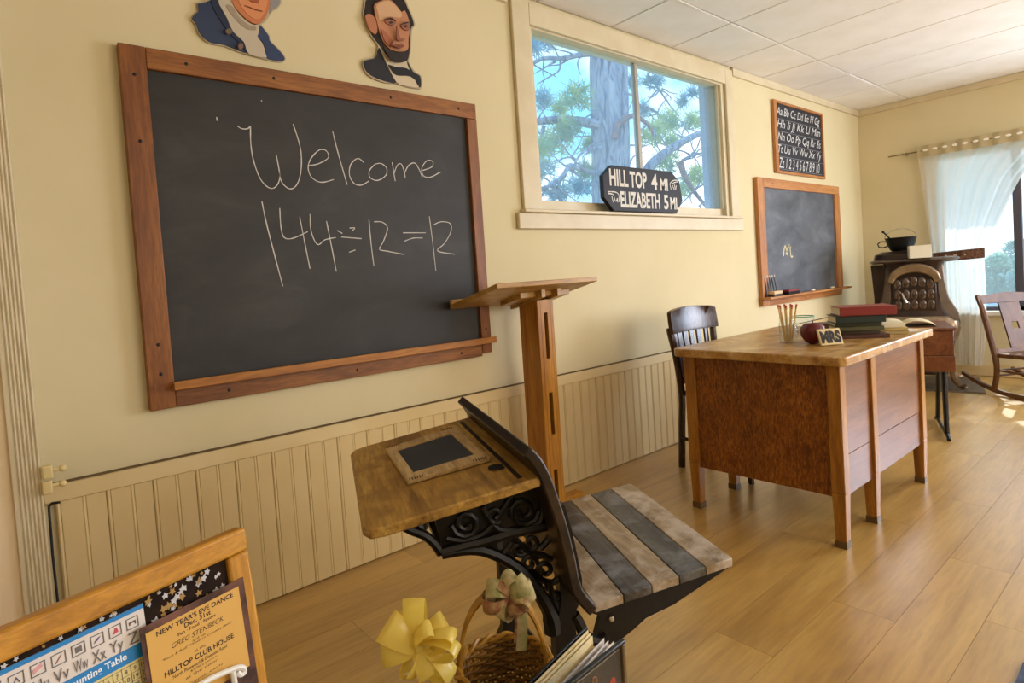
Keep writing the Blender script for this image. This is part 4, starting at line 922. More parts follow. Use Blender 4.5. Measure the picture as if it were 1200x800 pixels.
# flared right and left wings
for s_ in (-1, 1):
    q = [(-.16, CY+s_*.206, 1.04), (-.16, CY+s_*.215, .9), (-.18, CY+s_*.24, .75), (-.20, CY+s_*.30, .62), (-.20, CY+s_*.31, .53), (-.20, CY+s_*.20, .53), (-.19, CY+s_*.16, .8), (-.16, CY+s_*.15, 1.04)]
    MB().prism(q, (.34, 0, 0)).build('side_wing', mSt2, stv, bevel=.01)
MB().prism([(-.06, CY+.21, 1.05), (-.06, CY+.318, 1.055), (-.07, CY+.30, .75), (-.08, CY+.305, .60), (-.08, CY+.2, .60)], (.24, 0, 0)).build('side_shield', mSt, stv, bevel=.006)
loft([(.40, .25, .27, CY-.02), (.50, .27, .31, CY), (.56, .26, .30, CY), (.599, .23, .26, CY)], .08).build('ash_apron', mNi, stv)
loft([(.10, .20, .21, CY), (.20, .22, .24, CY), (.39, .24, .26, CY-.01)], .06).build('base_body', mSt, stv)
for sx_ in (-1, 1):
    for sy_ in (-1, 1): MB().tube(smooth_path([(sx_*.17, CY+sy_*.19, .28), (sx_*.20, CY+sy_*.24, .18), (sx_*.215, CY+sy_*.255, .08), (sx_*.24, CY+sy_*.29, .022), (sx_*.27, CY+sy_*.32, .028)], 3), [.035]*4+[.028]*4+[.02]*4+[.017], 8).build('cabriole_leg', mNi, stv)
# arched door with mica panes and hood
DXF = -.205
arch = [(CY-.155, .64), (CY-.155, .86)] + [(CY-.155*math.cos(PI*k/10), .86+.085*math.sin(PI*k/10)) for k in range(1, 10)] + [(CY+.155, .86), (CY+.155, .64)]
dr = MB().prism([(DXF, y, z) for y, z in arch], (.045, 0, 0)).build('fire_door', mSt, stv, bevel=.006)
mMica = plain('mica_pane', '5e4c42', .1, .7, .2, col2='382a24', vs=30)
for r_ in range(3):
    for c_ in range(5):
        y_ = CY-.116+.058*c_; z_ = .700+.088*r_+(0 if r_ < 2 else .012*(2-abs(c_-2)))
        MB().ball((DXF-.001, y_, z_), 1, 10, 8, (.008, .0265, .043)).build('mica_pane', mMica, dr)
hood = [(CY-.19*math.cos(PI*k/12), .905+.15*math.sin(PI*k/12)) for k in range(13)]; hin = [(CY-.145*math.cos(PI*k/12), .875+.10*math.sin(PI*k/12)) for k in range(12, -1, -1)]
MB().prism([(DXF-.03, y, z) for y, z in hood+hin], (.06, 0, 0)).build('door_hood', mNi, stv, bevel=.012)
m = MB().tube([(DXF-.012, CY+.085, .80), (DXF-.04, CY+.075, .77), (DXF-.05, CY+.055, .72)], .009, 8); m.build('door_latch', mSteel, dr)
# base plate under the stove
sbp = MB().box(-.36, .36, -.38, .42, 0.001, .012).build('stove_board', plain('grey_sheet_metal', '6f675e', .35, .5, .6)); sbp.location = (6.12, 1.66, 0); sbp.rotation_euler = (0, 0, sa); tag(sbp, 'thin grey metal floor board under the parlour stove', 'stove board')
for o in (stv,): o.location.z = .0125
# pot with bail and ladle, white box
def stp(lx, ly, z): return Vector((6.12, 1.66, 0)) + Matrix.Rotation(sa, 3, 'Z') @ Vector((lx, ly, z))
pz = 1.165+.0135
pot = thing('iron_pot', 'black cast-iron pot with wire bail on top of the stove', 'pot', stp(-.0, .15, pz), sa)
MB().lathe([(.0005, 0), (.07, 0), (.085, .015), (.106, .06), (.118, .11), (.126, .118), (.122, .12), (.112, .11), (.096, .05), (.06, .012), (.0005, .01)], n=22, cap=False).build('pot_body', mIron, pot)
MB().tube([(0, .12*math.cos(PI*k/14), .112+.085*math.sin(PI*k/14)) for k in range(15)], .003, 6).build('bail', mSteel, pot)
MB().tube([(0, .112, .09), (0, .15, .095), (0, .175, .075), (0, .165, .045), (0, .13, .04), (0, .10, .05)], .006, 6).build('side_handle', mIron, pot)
ldl = thing('ladle', 'dark ladle handle leaning out of the iron pot', 'ladle', stp(0, .15, pz), sa)
MB().tube([(.0, .02, .03), (0, .06, .09), (0, .125, .175)], .007, 8).build('handle', mBlack, ldl); MB().ball((0, .005, .03), .025, 10, 6, (1, 1, .6)).build('bowl', mBlack, ldl); MB().ball((0, .13, .18), .012, 8, 6).build('handle_end', mBlack, ldl)
bx = thing('cardboard_box', 'small white box beside the pot on the stove top', 'box', stp(-.215, .02, 1.094+.0135), sa+.15)
MB().box(-.055, .055, -.08, .075, 0, .105).build('carton', plain('white_card', 'ddd8c4', .7), bx, bevel=.002); MB().box(-.057, .057, -.082, .077, .0855, .1065).build('lid', plain('white_card_lid', 'd8d3c0', .7), bx, bevel=.002) if False else MB().box(-.0555, .0555, -.0805, -.0005, .1055, .107).box(-.0555, .0555, .0005, .0755, .1055, .107).build('flap', plain('white_card_flap', 'd8d3c0', .7), bx, smooth=False)

# ------------------------------------------------------------------ rocking chair
RO = Vector((5.86, 1.13, 0)); rf = Vector((-.55, -.835, 0)).normalized(); rz_ = math.atan2(rf.y, rf.x)
rk = thing('rocking_chair', 'low brown wooden rocking chair with a pierced splat by the east window', 'rocking chair', RO, rz_)
rl = Vector((-rf.y, rf.x, 0))      # local +y ; the second side stands at y = +.46
def rp(px, py): p = on_plane(px, py, RO, rl)-RO; return Vector((p.dot(rf), 0, p.z))
Wd = .46
# rocker curve
R_ = 1.0; cu = .18
def rockz(u): return .0+ (R_-math.sqrt(max(1e-6, R_*R_-(u-cu)**2)))
rpost = [rp(1165, 461), rp(1168, 440), rp(1167, 421), rp(1159, 390), rp(1151, 362), rp(1145, 346)]
for y_ in (0, Wd):
    us = [-.30+.09*i for i in range(12)]
    m = MB(); g_ = [[(u, y_-.014, rockz(u)+.001+d), (u, y_+.014, rockz(u)+.001+d)] for u in us for d in (0,)]
    vs = []; 
    for u in us:
        z = rockz(u)+.001; h = .034 if abs(u-cu) < .42 else .024
        vs += [(u, y_-.014, z), (u, y_+.014, z), (u, y_+.014, z+h), (u, y_-.014, z+h)]
    f = [(4*i+a, 4*i+(a+1) % 4, 4*(i+1)+(a+1) % 4, 4*(i+1)+a) for i in range(len(us)-1) for a in range(4)]+[(0, 1, 2, 3), (4*len(us)-1, 4*len(us)-2, 4*len(us)-3, 4*len(us)-4)]
    m.add(vs, f); m.build('rocker', mRock, rk, bevel=.004)
    pst = [Vector((q.x, y_, max(q.z, .045 if i == 0 else q.z))) for i, q in enumerate(rpost)]
    MB().tube(smooth_path(pst, 3), [.019]*6+[.021]*6+[.018]*4, 8).build('back_post', mRock, rk)
    MB().tube([(.36, y_, rockz(.36)+.035), (.355, y_, .33)], [.017, .021], 8).build('front_leg', mRock, rk)
    MB().tube([(rpost[1].x+.01, y_, .20), (.36, y_, .19)], .009, 8).build('side_rung', mRock, rk)
sz = rpost[2].z+.015
MB().prism([(rpost[2].x-.0, -.0, sz), (.38, -.02, sz+.015), (.40, Wd/2, sz+.015), (.38, Wd+.02, sz+.015), (rpost[2].x, Wd, sz)], (0, 0, .03)).build('seat', mRock, rk, bevel=.008)
for zz_ in (.125, .165): MB().tube([(rpost[1].x, .0, zz_+.03), (rpost[1].x, Wd, zz_+.03)], .008, 8).build('back_rung', mRock, rk)
MB().tube([(.36, .0, .17), (.36, Wd, .17)], .009, 8).build('front_rung', mRock, rk)
tp_, lw = rpost[5], rpost[2]
def bk(t, y): q = lw.lerp(tp_, t) + Vector((.05*math.sin(PI*t)*-1*0, 0, 0)); return Vector((q.x, y, q.z))
def slab2(t0, t1, ya, yb, th=.016, bow=0):
    n = Vector((tp_.z-lw.z, 0, -(tp_.x-lw.x))).normalized()*th
    a = [bk(t0, ya), bk(t0, yb), bk(t1, yb), bk(t1, ya)]; return MB().hexa(a, [q+n for q in a])
cr = MB(); n5 = 8
for i in range(n5):
    ya = -.02+(Wd+.04)*i/n5; yb = -.02+(Wd+.04)*(i+1)/n5
    h = lambda y: .985+.03*math.exp(-((y-Wd/2)/.12)**2)
    n = Vector((tp_.z-lw.z, 0, -(tp_.x-lw.x))).normalized()*.02
    a = [bk(.86, ya), bk(.86, yb), bk(h(yb), yb), bk(h(ya), ya)]; cr.hexa(a, [q+n for q in a])
cr.build('crest_rail', mRock, rk, smooth=False)
slab2(.085, .15, .02, Wd-.02, .018).build('lower_rail', mRock, rk, bevel=.003)
s0, s1 = .155, .335; sp = MB()
for (t0, t1, ya, yb) in ((.15, .44, s0, s1), (.55, .86, s0, s1), (.44, .55, s0, .215), (.44, .55, .275, s1)):
    m_ = slab2(t0, t1, ya, yb, .012); sp.add(m_.v, m_.f)
sp.build('splat', mRock, rk, smooth=False)

# ------------------------------------------------------------------ curtain
XC = XE-.075
yl0 = onx(1076, 181, XC).y; zr = onx(1076, 178, XC).z; yt0 = onx(1093, 305, XC).y; yt1 = onx(1153, 300, XC).y; zt_ = onx(1130, 300, XC).z; yb0 = onx(1106, 425, XC).y; yb1 = onx(1152, 425, XC).y
zrr = 2.10
rod = MB().tube([(XC, onx(1041, 183, XC).y, zrr), (XC, -.75, zrr)], .006, 8)
rodt = thing('curtain_rod', 'thin brass curtain rod across the top of the east window', 'curtain rod', (XC, .6, zrr))
MB().tube([(XC, onx(1041, 183, XC).y, zrr), (XC, -.75, zrr)], .006, 8).build('rod', plain('dull_brass', '8a7448', .35, .5, .7), rodt, W=True)
for y_ in (onx(1060, 180, XC).y, -.65): MB().box(XC-.005, XE-.001, y_-.01, y_+.01, zrr-.014, zrr+.014).build('bracket', mSteel, rodt, W=True)
cu_ = thing('curtain', 'sheer white curtain gathered to the left of the east window', 'curtain', (XC, 1.4, .1))
mCur = cloth('sheer_curtain', 'f6f5f2', .78, .10, 3, 'f3f2ee')
ytR = .70
def edge(t):   # left and right edge (y) for t = 0 at the heading .. 1 at the tieback
    l = yl0+(yt0-yl0)*t**1.1; yk = onx(1199, 195, XC).y; r = ytR+(yk-ytR)*(t/.30)**.75 if t < .30 else yk+(yt1-yk)*((t-.30)/.70)**.9; return l, r
g_ = []; NS = 90
zh = zrr-.055
for i in range(26):
    t = i/25; l, r = edge(t); z = zh+(zt_-zh)*t
    g_.append([(XC+.010*math.sin(s*2*PI*8)*(1-.35*t)+.008*math.sin(s*17+3*t), l+(r-l)*s, z) for s in [k/NS for k in range(NS+1)]])
for i in range(1, 20):
    t = i/19; z = zt_+(.10-zt_)*t; l = yt0+(yb0-yt0)*t+.015*math.sin(PI*t); r = yt1+(yb1-yt1)*t-.02*math.sin(PI*t)
    g_.append([(XC+.010*math.sin(s*2*PI*8)*(.65+.3*t)+.008*math.sin(s*17+3+t), l+(r-l)*s, z) for s in [k/NS for k in range(NS+1)]])
MB().sheet(g_).build('drape', mCur, cu_, W=True)
# heading band with eyelets
hb = []
for z in (zh-.005, zrr+.045): hb.append([(XC-.012+.008*math.sin(k*.9), yl0+.005+(ytR-yl0)*k/60, z) for k in range(61)])
MB().sheet(hb, .003).build('heading_band', cloth('band_cloth', 'cfbf98', .3), cu_, W=True)
for k in range(14):
    y_ = yl0-.04+(ytR-yl0+.05)*(k+.3)/14; MB().ball((XC-.022, y_, zrr), 1, 10, 6, (.003, .022, .011)).build('eyelet', plain('white_eyelet', 'f4efe2', .6), cu_, W=True)
tb_ = thing('curtain_tieback', 'brown patterned fabric tieback round the white curtain', 'tieback', (XC, (yt0+yt1)/2, zt_))
g_ = []
for z in (-.045, .045): g_.append([(XC-.045+.03*((k-6)/6)**2, yt0+.01+(yt1-yt0-.02)*k/12, zt_+z+.02*k/12) for k in range(13)])
MB().sheet(g_, -.004).build('band', plain('brown_pattern', '7a5a48', .8, .1, col2='4c342a', vs=55), tb_, W=True)
for k in range(5):
    y_ = yt0+(yt1-yt0)*(k+.7)/5.6; MB().ball((XC-.046+.03*((k-2)/2.6)**2-.002, y_, zt_+.006+.015*k/5), 1, 8, 6, (.003, .014, .016)).build('motif', plain('tan_motif', 'b59a84', .8), tb_, W=True)
MB().tube([(XC-.015, yt0+.005, zt_), (XE-.002, yt0+.05, zt_+.01)], .006, 6).build('loop', plain('brown_loop', '5b4236', .8), tb_, W=True)
#@@FRONT
# ------------------------------------------------------------------ display bench (below the frame) and what stands on it
ZB = .29
e0, e1 = onz(290, 850, ZB), onz(800, 850, ZB); ed = (e1-e0).normalized(); en = Vector((-ed.y, ed.x, 0))
if en.dot(e0) > 0: en = -en
mBen = wood('bench_wood', '5a3a1c', '7a5028', '906236', 'X', .5, 1, .3)
cen = (e0+e1)/2; bn = thing('display_bench', 'low wooden display bench under the basket and notice board', 'bench', (cen.x, cen.y, 0), math.atan2(ed.y, ed.x))
sg_ = 1 if en.dot(Vector((-ed.y, ed.x, 0))) > 0 else -1
MB().box(-.75, .42, *sorted((0, sg_*.42)), ZB-.03, ZB).build('bench_top', mBen, bn, bevel=.004)
for x_ in (-.68, .36):
    for y_ in (.05, .37): MB().box(x_-.025, x_+.025, sg_*y_-.025, sg_*y_+.025, 0, ZB-.031).build('leg', mBen, bn, bevel=.003)

# notice board
dN = .80
TR = CAM + ray(288, 617)*dN; hN = Vector((math.sin(math.radians(71.8)), math.cos(math.radians(71.8)), 0)); nN0 = Vector((hN.y, -hN.x, 0))
lean = math.radians(6); uN = Vector((-nN0.x*math.sin(lean), -nN0.y*math.sin(lean), math.cos(lean))); nN = hN.cross(uN); nN = nN if nN.dot(CAM-TR) > 0 else -nN
nb = thing('notice_board', 'oak-framed notice board with school charts leaning at the lower left', 'notice board', TR)
def nl(px, py, off=0): p = on_plane(px, py, TR+nN*off, nN)-TR; return p.dot(hN), p.dot(uN)
def n3(s, t, off): return TR + hN*s + uN*t + nN*off
def nslab(s0, s1, t0, t1, o0, o1): return MB().hexa([n3(s0,t0,o0), n3(s1,t0,o0), n3(s1,t1,o0), n3(s0,t1,o0)], [n3(s0,t0,o1), n3(s1,t0,o1), n3(s1,t1,o1), n3(s0,t1,o1)])
tbot = (ZB+.004-TR.z)/math.cos(lean); sl_ = -.62; fwN = .030
mOak = wood('golden_oak_frame', 'a06a20', 'bd842c', 'cf9840', 'X', .38, 1.4, .3); mOakV = wood('golden_oak_upright', 'a06a20', 'bd842c', 'cf9840', 'Z', .38, 1.4, .3)
nslab(sl_, 0, -fwN, 0, -.022, .0).build('frame_rail', mOak, nb, W=True, bevel=.004)
nslab(sl_, 0, tbot, tbot+fwN, -.022, .0).build('frame_rail', mOak, nb, W=True, bevel=.004)
nslab(-fwN, 0, tbot+fwN+.0005, -fwN-.0005, -.022, .0).build('frame_stile', mOakV, nb, W=True, bevel=.004)
nslab(sl_, sl_+fwN, tbot+fwN+.0005, -fwN-.0005, -.022, .0).build('frame_stile', mOakV, nb, W=True, bevel=.004)
mFab = plain('black_brown_fabric', '1f1714', .9, .1, col2='30231c', vs=30)
nslab(sl_+fwN, -fwN, tbot+fwN, -fwN, -.020, -.008).build('backing', mFab, nb, W=True, smooth=False)
OF = -.0075
def poly_n(pts, o0, th, name, mat): return MB().prism([n3(s, t, o0) for s, t in pts], nN*th).build(name, mat, nb, W=True, smooth=False)
def qn(X, Y): return (X*.275, 580+Y*.275)
random.seed(3); fw_, fg_ = MB(), MB()
sRc, tTc = nl(*qn(607, 460), OF)
for k in range(95):
    if k < 55: s_ = sRc+.004+random.random()*(-fwN-sRc-.008); t_ = -fwN-.004-random.random()*.075
    else: s_ = -fwN-.006-random.random()*.45; t_ = -fwN-.003-random.random()*max(.002, (-fwN-tTc-.008))
    R0 = random.uniform(.003, .0062) if k < 55 else random.uniform(.002, .0034); a0 = random.random()*6
    pts = [n3(s_+R0*(1 if i % 2 else .62)*random.uniform(.75, 1.1)*math.cos(a0+PI*i/5), t_+R0*(1 if i % 2 else .4)*math.sin(a0+PI*i/5), OF+.0003) for i in range(10)]
    (fw_ if k % 3 else fg_).prism(pts, nN*.0003)
stuff(fw_.build('fabric_flowers', plain('flower_white', 'c3c3c8', .8), nb, W=True, smooth=False)); stuff(fg_.build('fabric_flowers', plain('flower_gold', 'a8854c', .8), nb, W=True, smooth=False))
# alphabet chart
def c2(X, Y): return (X/7.06, 690+Y/7.06)
A = Vector((*nl(*qn(607, 460), OF),)); 
def chart(name, pts, o, mat, th=.0006): return poly_n(pts, o, th, name, mat)
sR, tT = A.x, A.y; sLft = sl_+fwN+.01
hb_ = abs(nl(*c2(1180, 115), OF)[1]-nl(*c2(1180, 152), OF)[1])
mBlue = plain('chart_blue', '1f7cc0', .5); mChart = plain('chart_white', 'd6cfcb', .5); mYel = plain('chart_yellow', 'd8c888', .5); mInk = plain('chart_ink', '6a6260', .6)
t_c = nl(*c2(1145, 445), OF)[1]; t_d = nl(*c2(1160, 560), OF)[1]
crd = chart('chart', [(sLft, tbot+.04), (sR, tbot+.04), (sR, tT), (sLft, tT)], OF, mChart)
chart('chart_band', [(sLft, tT-hb_), (sR-.0005, tT-hb_), (sR-.0005, tT), (sLft, tT)], OF+.0007, mBlue)
chart('chart_band', [(sLft, t_d), (sR-.001, t_d), (sR-.001, t_c), (sLft, t_c)], OF+.0007, mBlue)
chart('chart_table', [(sLft, tbot+.045), (sR-.001, tbot+.045), (sR-.001, t_d), (sLft, t_d)], OF+.0007, mYel)
def ntext(s, a, bq, ht, mat, bold=.0, shear=0, o=OF+.0016, nm='lettering'):
    s0, t0 = a; s1, t1 = bq; text_mb(s, s0, s1, t0, t0+ht, lambda x, z: n3(x, z, o), bold, shear).build(nm, mat, nb, W=True, smooth=False)
# letter row and picture boxes, spaced as on the chart
cxs = [nl(*c2(X, Y), OF) for X, Y in ((315,680),(490,585),(655,490),(812,410),(957,335),(1090,265))]
tb0 = sum(q[1] for q in cxs)/6; step = (cxs[5][0]-cxs[0][0])/5; hbx = step*.36
pics = {0: ('d99aa4', [(-.8,-.7),(.8,.2),(.6,.8),(-.8,.3)]), 1: ('8a4c4c', [(-.7,-.7),(-.5,-.7),(.6,.6),(.4,.7)]), 2: ('6a6464', [(-.6,-.6),(.6,-.6),(.6,.6),(-.6,.6)]), 3: ('6a4c8a', [(-.7,-.5),(.1,-.1),(.7,.6),(.1,.4),(-.4,0)]), 4: ('c0485a', [(-.6,-.6),(.6,-.4),(.4,.6),(0,.7),(-.2,0)]), 5: ('5c4444', [(-.7,-.4),(-.5,-.4),(-.4,0),(.4,0),(.5,-.5),(.7,-.5),(.7,.4),(-.7,.3)]), -1: ('55526a', [(-.6,-.7),(0,.6),(.6,-.7),(.4,-.7),(0,.2),(-.4,-.7)])}
for i in range(-2, 6):
    s_ = cxs[0][0]+step*i; m = MB(); hh = hbx*.95; tk = .0009
    for (a_, b_, c_, d_) in ((-hbx, hbx, hh-tk, hh), (-hbx, hbx, -hh, -hh+tk), (-hbx, -hbx+tk, -hh, hh), (hbx-tk, hbx, -hh, hh)):
        m.prism([n3(s_+a_, tb0+c_, OF+.0008), n3(s_+b_, tb0+c_, OF+.0008), n3(s_+b_, tb0+d_, OF+.0008), n3(s_+a_, tb0+d_, OF+.0008)], nN*.0003)
    m.build('picture_box', mInk, nb, W=True, smooth=False)
    if i in pics: chart('chart_picture', [(s_+x*hbx*.8, tb0+y*hh*.8) for x, y in pics[i][1]], OF+.0008, plain('pic_'+pics[i][0], pics[i][0], .6), .0003)
lt_ = nl(*c2(505, 700), OF); lz = nl(*c2(1100, 400), OF); tl0 = (nl(*c2(490, 760), OF)[1] + nl(*c2(650, 680), OF)[1])/2; hl = abs(nl(*c2(1095, 320), OF)[1]-nl(*c2(1095, 420), OF)[1])
st2 = (lz[0]-lt_[0])/4
for i, s in enumerate(('Tt', 'Uu', 'Vv', 'Ww', 'Xx', 'Yy', 'Zz')):
    c_ = lt_[0]+st2*(i-2); wd = st2*.38 if i < 6 else st2*.30
    tb1 = lz[1]-hl*.5
    ntext(s if i < 6 else 'Z', (c_-wd, tb1-(.25*hl if s == 'Yy' else 0)), (c_+wd, 0), hl*(1.25 if s == 'Yy' else 1), mInk)
ct0 = nl(*c2(660, 770), OF); ct1 = nl(*c2(1050, 600), OF); hct = abs(t_c-t_d)
ntext('Counting Table', (ct1[0]-(ct1[0]-ct0[0])*1.35, t_d+hct*.22), (ct1[0], 0), hct*.62, plain('print_white', 'e4ecf4', .5), .02)
gw = nl(*c2(1120, 600), OF)[0]-nl(*c2(1050, 645), OF)[0]; gw = max(.008, gw); n = 1
m = MB()
for k in range(12): m.prism([n3(sR-.004-gw*k, tbot+.05, OF+.0016), n3(sR-.0035-gw*k, tbot+.05, OF+.0016), n3(sR-.0035-gw*k, t_d-.002, OF+.0016), n3(sR-.004-gw*k, t_d-.002, OF+.0016)], nN*.0002)
for k in range(8): m.prism([n3(sR-.003-gw*11, t_d-.003-gw*k, OF+.0016), n3(sR-.003, t_d-.003-gw*k, OF+.0016), n3(sR-.003, t_d-.0025-gw*k, OF+.0016), n3(sR-.003-gw*11, t_d-.0025-gw*k, OF+.0016)], nN*.0002)
m.build('table_grid', mInk, nb, W=True, smooth=False)
for r_ in range(4):
    for c_ in range(10):
        num = str(r_*10+c_+1); s_ = sR-.004-gw*(10-c_)+gw*.2; wd = gw*.6 if len(num) > 1 else gw*.3
        ntext(num, (s_+(gw*.6-wd)/2, t_d-.003-gw*(r_+1)+gw*.22), (s_+(gw*.6-wd)/2+wd, 0), gw*.55, mInk, .02, nm='numeral')
# dance poster on its brown mount
PO = .0015
mMount = plain('mottled_brown_paper', '765246', .7, .2, col2='42302a', vs=26); mGold = plain('poster_gold', 'd3a658', .55, .3, col2='cda050', vs=5)
mo = [nl(*qn(X, Y), PO) for X, Y in ((588,545),(1040,345),(1085,690))]
ms0, mt1, ms1 = mo[0][0], mo[1][1], mo[2][0]; mt0 = nl(*qn(1085, 700), PO)[1]
gq = [nl(*qn(X, Y), PO) for X, Y in ((614,572),(1026,398),(1046,692))]
gs0, gt1, gs1, gt0 = gq[0][0], (gq[0][1]+gq[1][1])/2, (gq[1][0]+gq[2][0])/2, gq[2][1]
dp = thing('dance_poster', "gold New Year's Eve dance poster on a brown mount fixed to the notice board", 'poster', TR)
def pol_p(s0, s1, t0, t1, o, th, nm, mat): return MB().prism([n3(s0,t0,o), n3(s1,t0,o), n3(s1,t1,o), n3(s0,t1,o)], nN*th).build(nm, mat, dp, W=True, smooth=False)
pol_p(ms0, ms1, mt0-.05, mt1, PO, .0008, 'mount', mMount); pol_p(gs0, gs1, gt0-.012, gt1, PO+.001, .0006, 'sheet', mGold)
mPI = plain('poster_ink', '2c2018', .6); mPI2 = plain('poster_ink_soft', '5c4524', .6)
def pt(s, A_, B_, ht, mat, bold=0, shear=0, dz=0):
    a = nl(*qn(*A_), PO+.0018); c = nl(*qn(*B_), PO+.0018)
    t0 = (a[1]+c[1])/2; h_ = ht*.275/697*dN*1.0
    text_mb(s, a[0], c[0], t0-h_/2, t0+h_/2, lambda x, z: n3(x, z, PO+.0018), bold, shear).build('lettering', mat, dp, W=True, smooth=False)
pt("NEW YEAR'S EVE DANCE", (664,578), (994,436), 19, mPI, .02); pt('Dec. 31st', (785,550), (898,502), 18, mPI, .02); pt('Fun · Food · Favors', (757,585), (920,518), 12, mPI, .01)
pt('GREG STENBECK', (730,632), (956,532), 18, mPI2, 0, .3); pt('and his', (820,616), (876,592), 9, mPI2); pt('"Rock & Roll" Western Country Band', (690,690), (988,556), 11, mPI2, 0, .2); pt('at the', (828,662), (876,638), 10, mPI2)
pt('HILLTOP CLUB HOUSE', (700,752), (998,610), 20, mPI, .02); pt('North Pinewood & Diamond Road', (736,766), (968,650), 13, mPI)
for k, (s, X0_, X1_) in enumerate((('$3.00 a person', 812, 925), ('at the door', 790, 930), ('Come early', 800, 955))):
    pt(s, (X0_, 745+22*k), (X1_, 690+22*k), 10, mPI2)
# white wire easel in front of it
we = thing('wire_easel', 'white curled wire easel in front of the gold poster', 'easel', n3(ms1-.03, tbot+.004, .03))
def we3(X, Y, o=.012): p = nl(*qn(X, Y), o); return n3(p[0], p[1], o)
mWire = plain('white_wire', 'e4e2de', .35)
MB().tube(smooth_path([we3(840,815), we3(900,780), we3(965,752), we3(1010,735), we3(1035,735), we3(1042,752), we3(1025,765), we3(1010,752)], 3), .0034, 8).build('top_wire', mWire, we, W=True)
MB().tube([we3(992,748), we3(1000,800), we3(1015,880), n3(nl(*qn(1015, 880), .012)[0], tbot+.006, .014)], .0035, 8).build('wire_leg', mWire, we, W=True)
MB().tube([we3(850,815), we3(860,880), n3(nl(*qn(860, 880), .012)[0], tbot+.006, .014)], .0035, 8).build('wire_leg', mWire, we, W=True)

# basket
bc_ = onz(590, 776, .46); BR = .082
bk_ = thing('wicker_basket', 'round wicker basket with an arched handle in the foreground', 'basket', (bc_.x, bc_.y, ZB), math.radians(-40))
mWick = plain('wicker', '94691f', .5, .35, col2='765016', vs=30); mWickL = plain('wicker_light', 'b5862f', .45, .4, col2='96691f', vs=30)
HB = .165
def brad(z): return .058+(BR-.058)*(z/HB)**.8
NSK = 26; wv = MB(); rows_ = 23
for r_ in range(rows_):
    z = .008+(HB-.012)*r_/(rows_-1); n = NSK*4
    wv.tube([((brad(z)+.0035*math.cos(k*PI/4*1.0*4/4+(r_ % 2)*PI))*math.cos(2*PI*k/n), (brad(z)+.0035*math.cos(k*PI/4+(r_ % 2)*PI))*math.sin(2*PI*k/n), z) for k in range(n)], .0034, 6, closed=True)
stuff(wv.build('weave', mWick, bk_))
st_ = MB()
for k in range(NSK): a = 2*PI*k/NSK; st_.tube([(brad(z)*math.cos(a), brad(z)*math.sin(a), z) for z in (.002, .06, .12, HB)], .003, 5)
stuff(st_.build('stakes', mWick, bk_))
MB().lathe([(.0005, 0), (.058, 0), (.058, .005), (.0005, .005)], n=24, cap=False).build('basket_bottom', mWick, bk_)
rm = MB()
for ph in (0, PI): rm.tube([((BR+.001+.005*math.cos(9*2*PI*k/90+ph))*math.cos(2*PI*k/90), (BR+.001+.005*math.cos(9*2*PI*k/90+ph))*math.sin(2*PI*k/90), HB+.003+.005*math.sin(9*2*PI*k/90+ph)) for k in range(90)], .0045, 6, closed=True)
rm.build('rim', mWickL, bk_)
HH = .155
hd = MB()
for o_ in (-.009, -.003, .003, .009):
    hd.tube([(-(BR-.004)*math.cos(PI*k/20)*(1 if k not in () else 1), o_, HB-.02+(HH)*math.sin(PI*k/20)**.85) for k in range(21)], .0040, 6)
hd.build('handle', mWickL, bk_)
# ribbon bow helper
def loop_pts(mb, c, d, ln, wd, nrm, fat=.5, th=.0006):
    d = d.normalized(); sd_ = d.cross(nrm).normalized(); nn_ = sd_.cross(d).normalized(); g_ = []
    for k in range(23):
        t = PI*2*k/22; a = (1-math.cos(t))/2; h_ = math.sin(t)*fat*ln*.5
        wl = wd*(.16+.84*math.sin(PI*k/22)**.7); p_ = c + d*ln*a + nn_*h_
        g_.append([p_+sd_*wl*(j/4-.5)+nn_*(wl*.16*(1-(j/2-1)**2))*(1 if k < 11 else -.4)*math.sin(t/2) for j in range(5)])
    mb.sheet(g_)
vw = (CAM-(bc_)).normalized(); vr = rt; vu = up
fb = thing('floral_bow', 'floral print ribbon bow tied to the top of the basket handle', 'bow', (bc_.x, bc_.y, ZB+HB+HH-.02))
mFlo = cloth('floral_print', 'c0a878', .25, 0, 70, '9c5a4c'); mFlo2 = cloth('floral_print_green', '9a9a66', .25, 0, 60, 'c8b48c')
bcn = CAM + ray(597, 697)*((bc_-CAM).length/ray(590, 776).length)*.99
for i, (dx, dy, ln) in enumerate(((-1, .25, .05), (-.9, -.35, .055), (.75, .55, .05), (.9, -.2, .045), (.1, 1, .045), (.45, -.9, .04), (-.3, -.9, .045), (-.4, .7, .04), (.95, .2, .05))):
    m = MB(); loop_pts(m, bcn+vw*.004, vr*dx+vu*dy+vw*random.uniform(.1, .5), ln*.92, .034, vw*random.uniform(.3, 1)+vu*random.uniform(-.5, .6)+vr*random.uniform(-.6, .6), .7); m.build('ribbon_loop', mFlo if i % 2 else mFlo2, fb, W=True)
for dx, ln, mt_ in ((.016, .085, mFlo), (.020, .10, mFlo2), (-.03, .03, mFlo2)):
    m = MB(); m.sheet([[bcn+vr*(dx*(1+.15*math.sin(t*3))+w_*.009)-vu*(ln*t)+vw*(.012+.006*math.sin(5*t)) for w_ in (-1, 1)] for t in [k/8 for k in range(9)]]); m.build('ribbon_tail', mt_, fb, W=True)
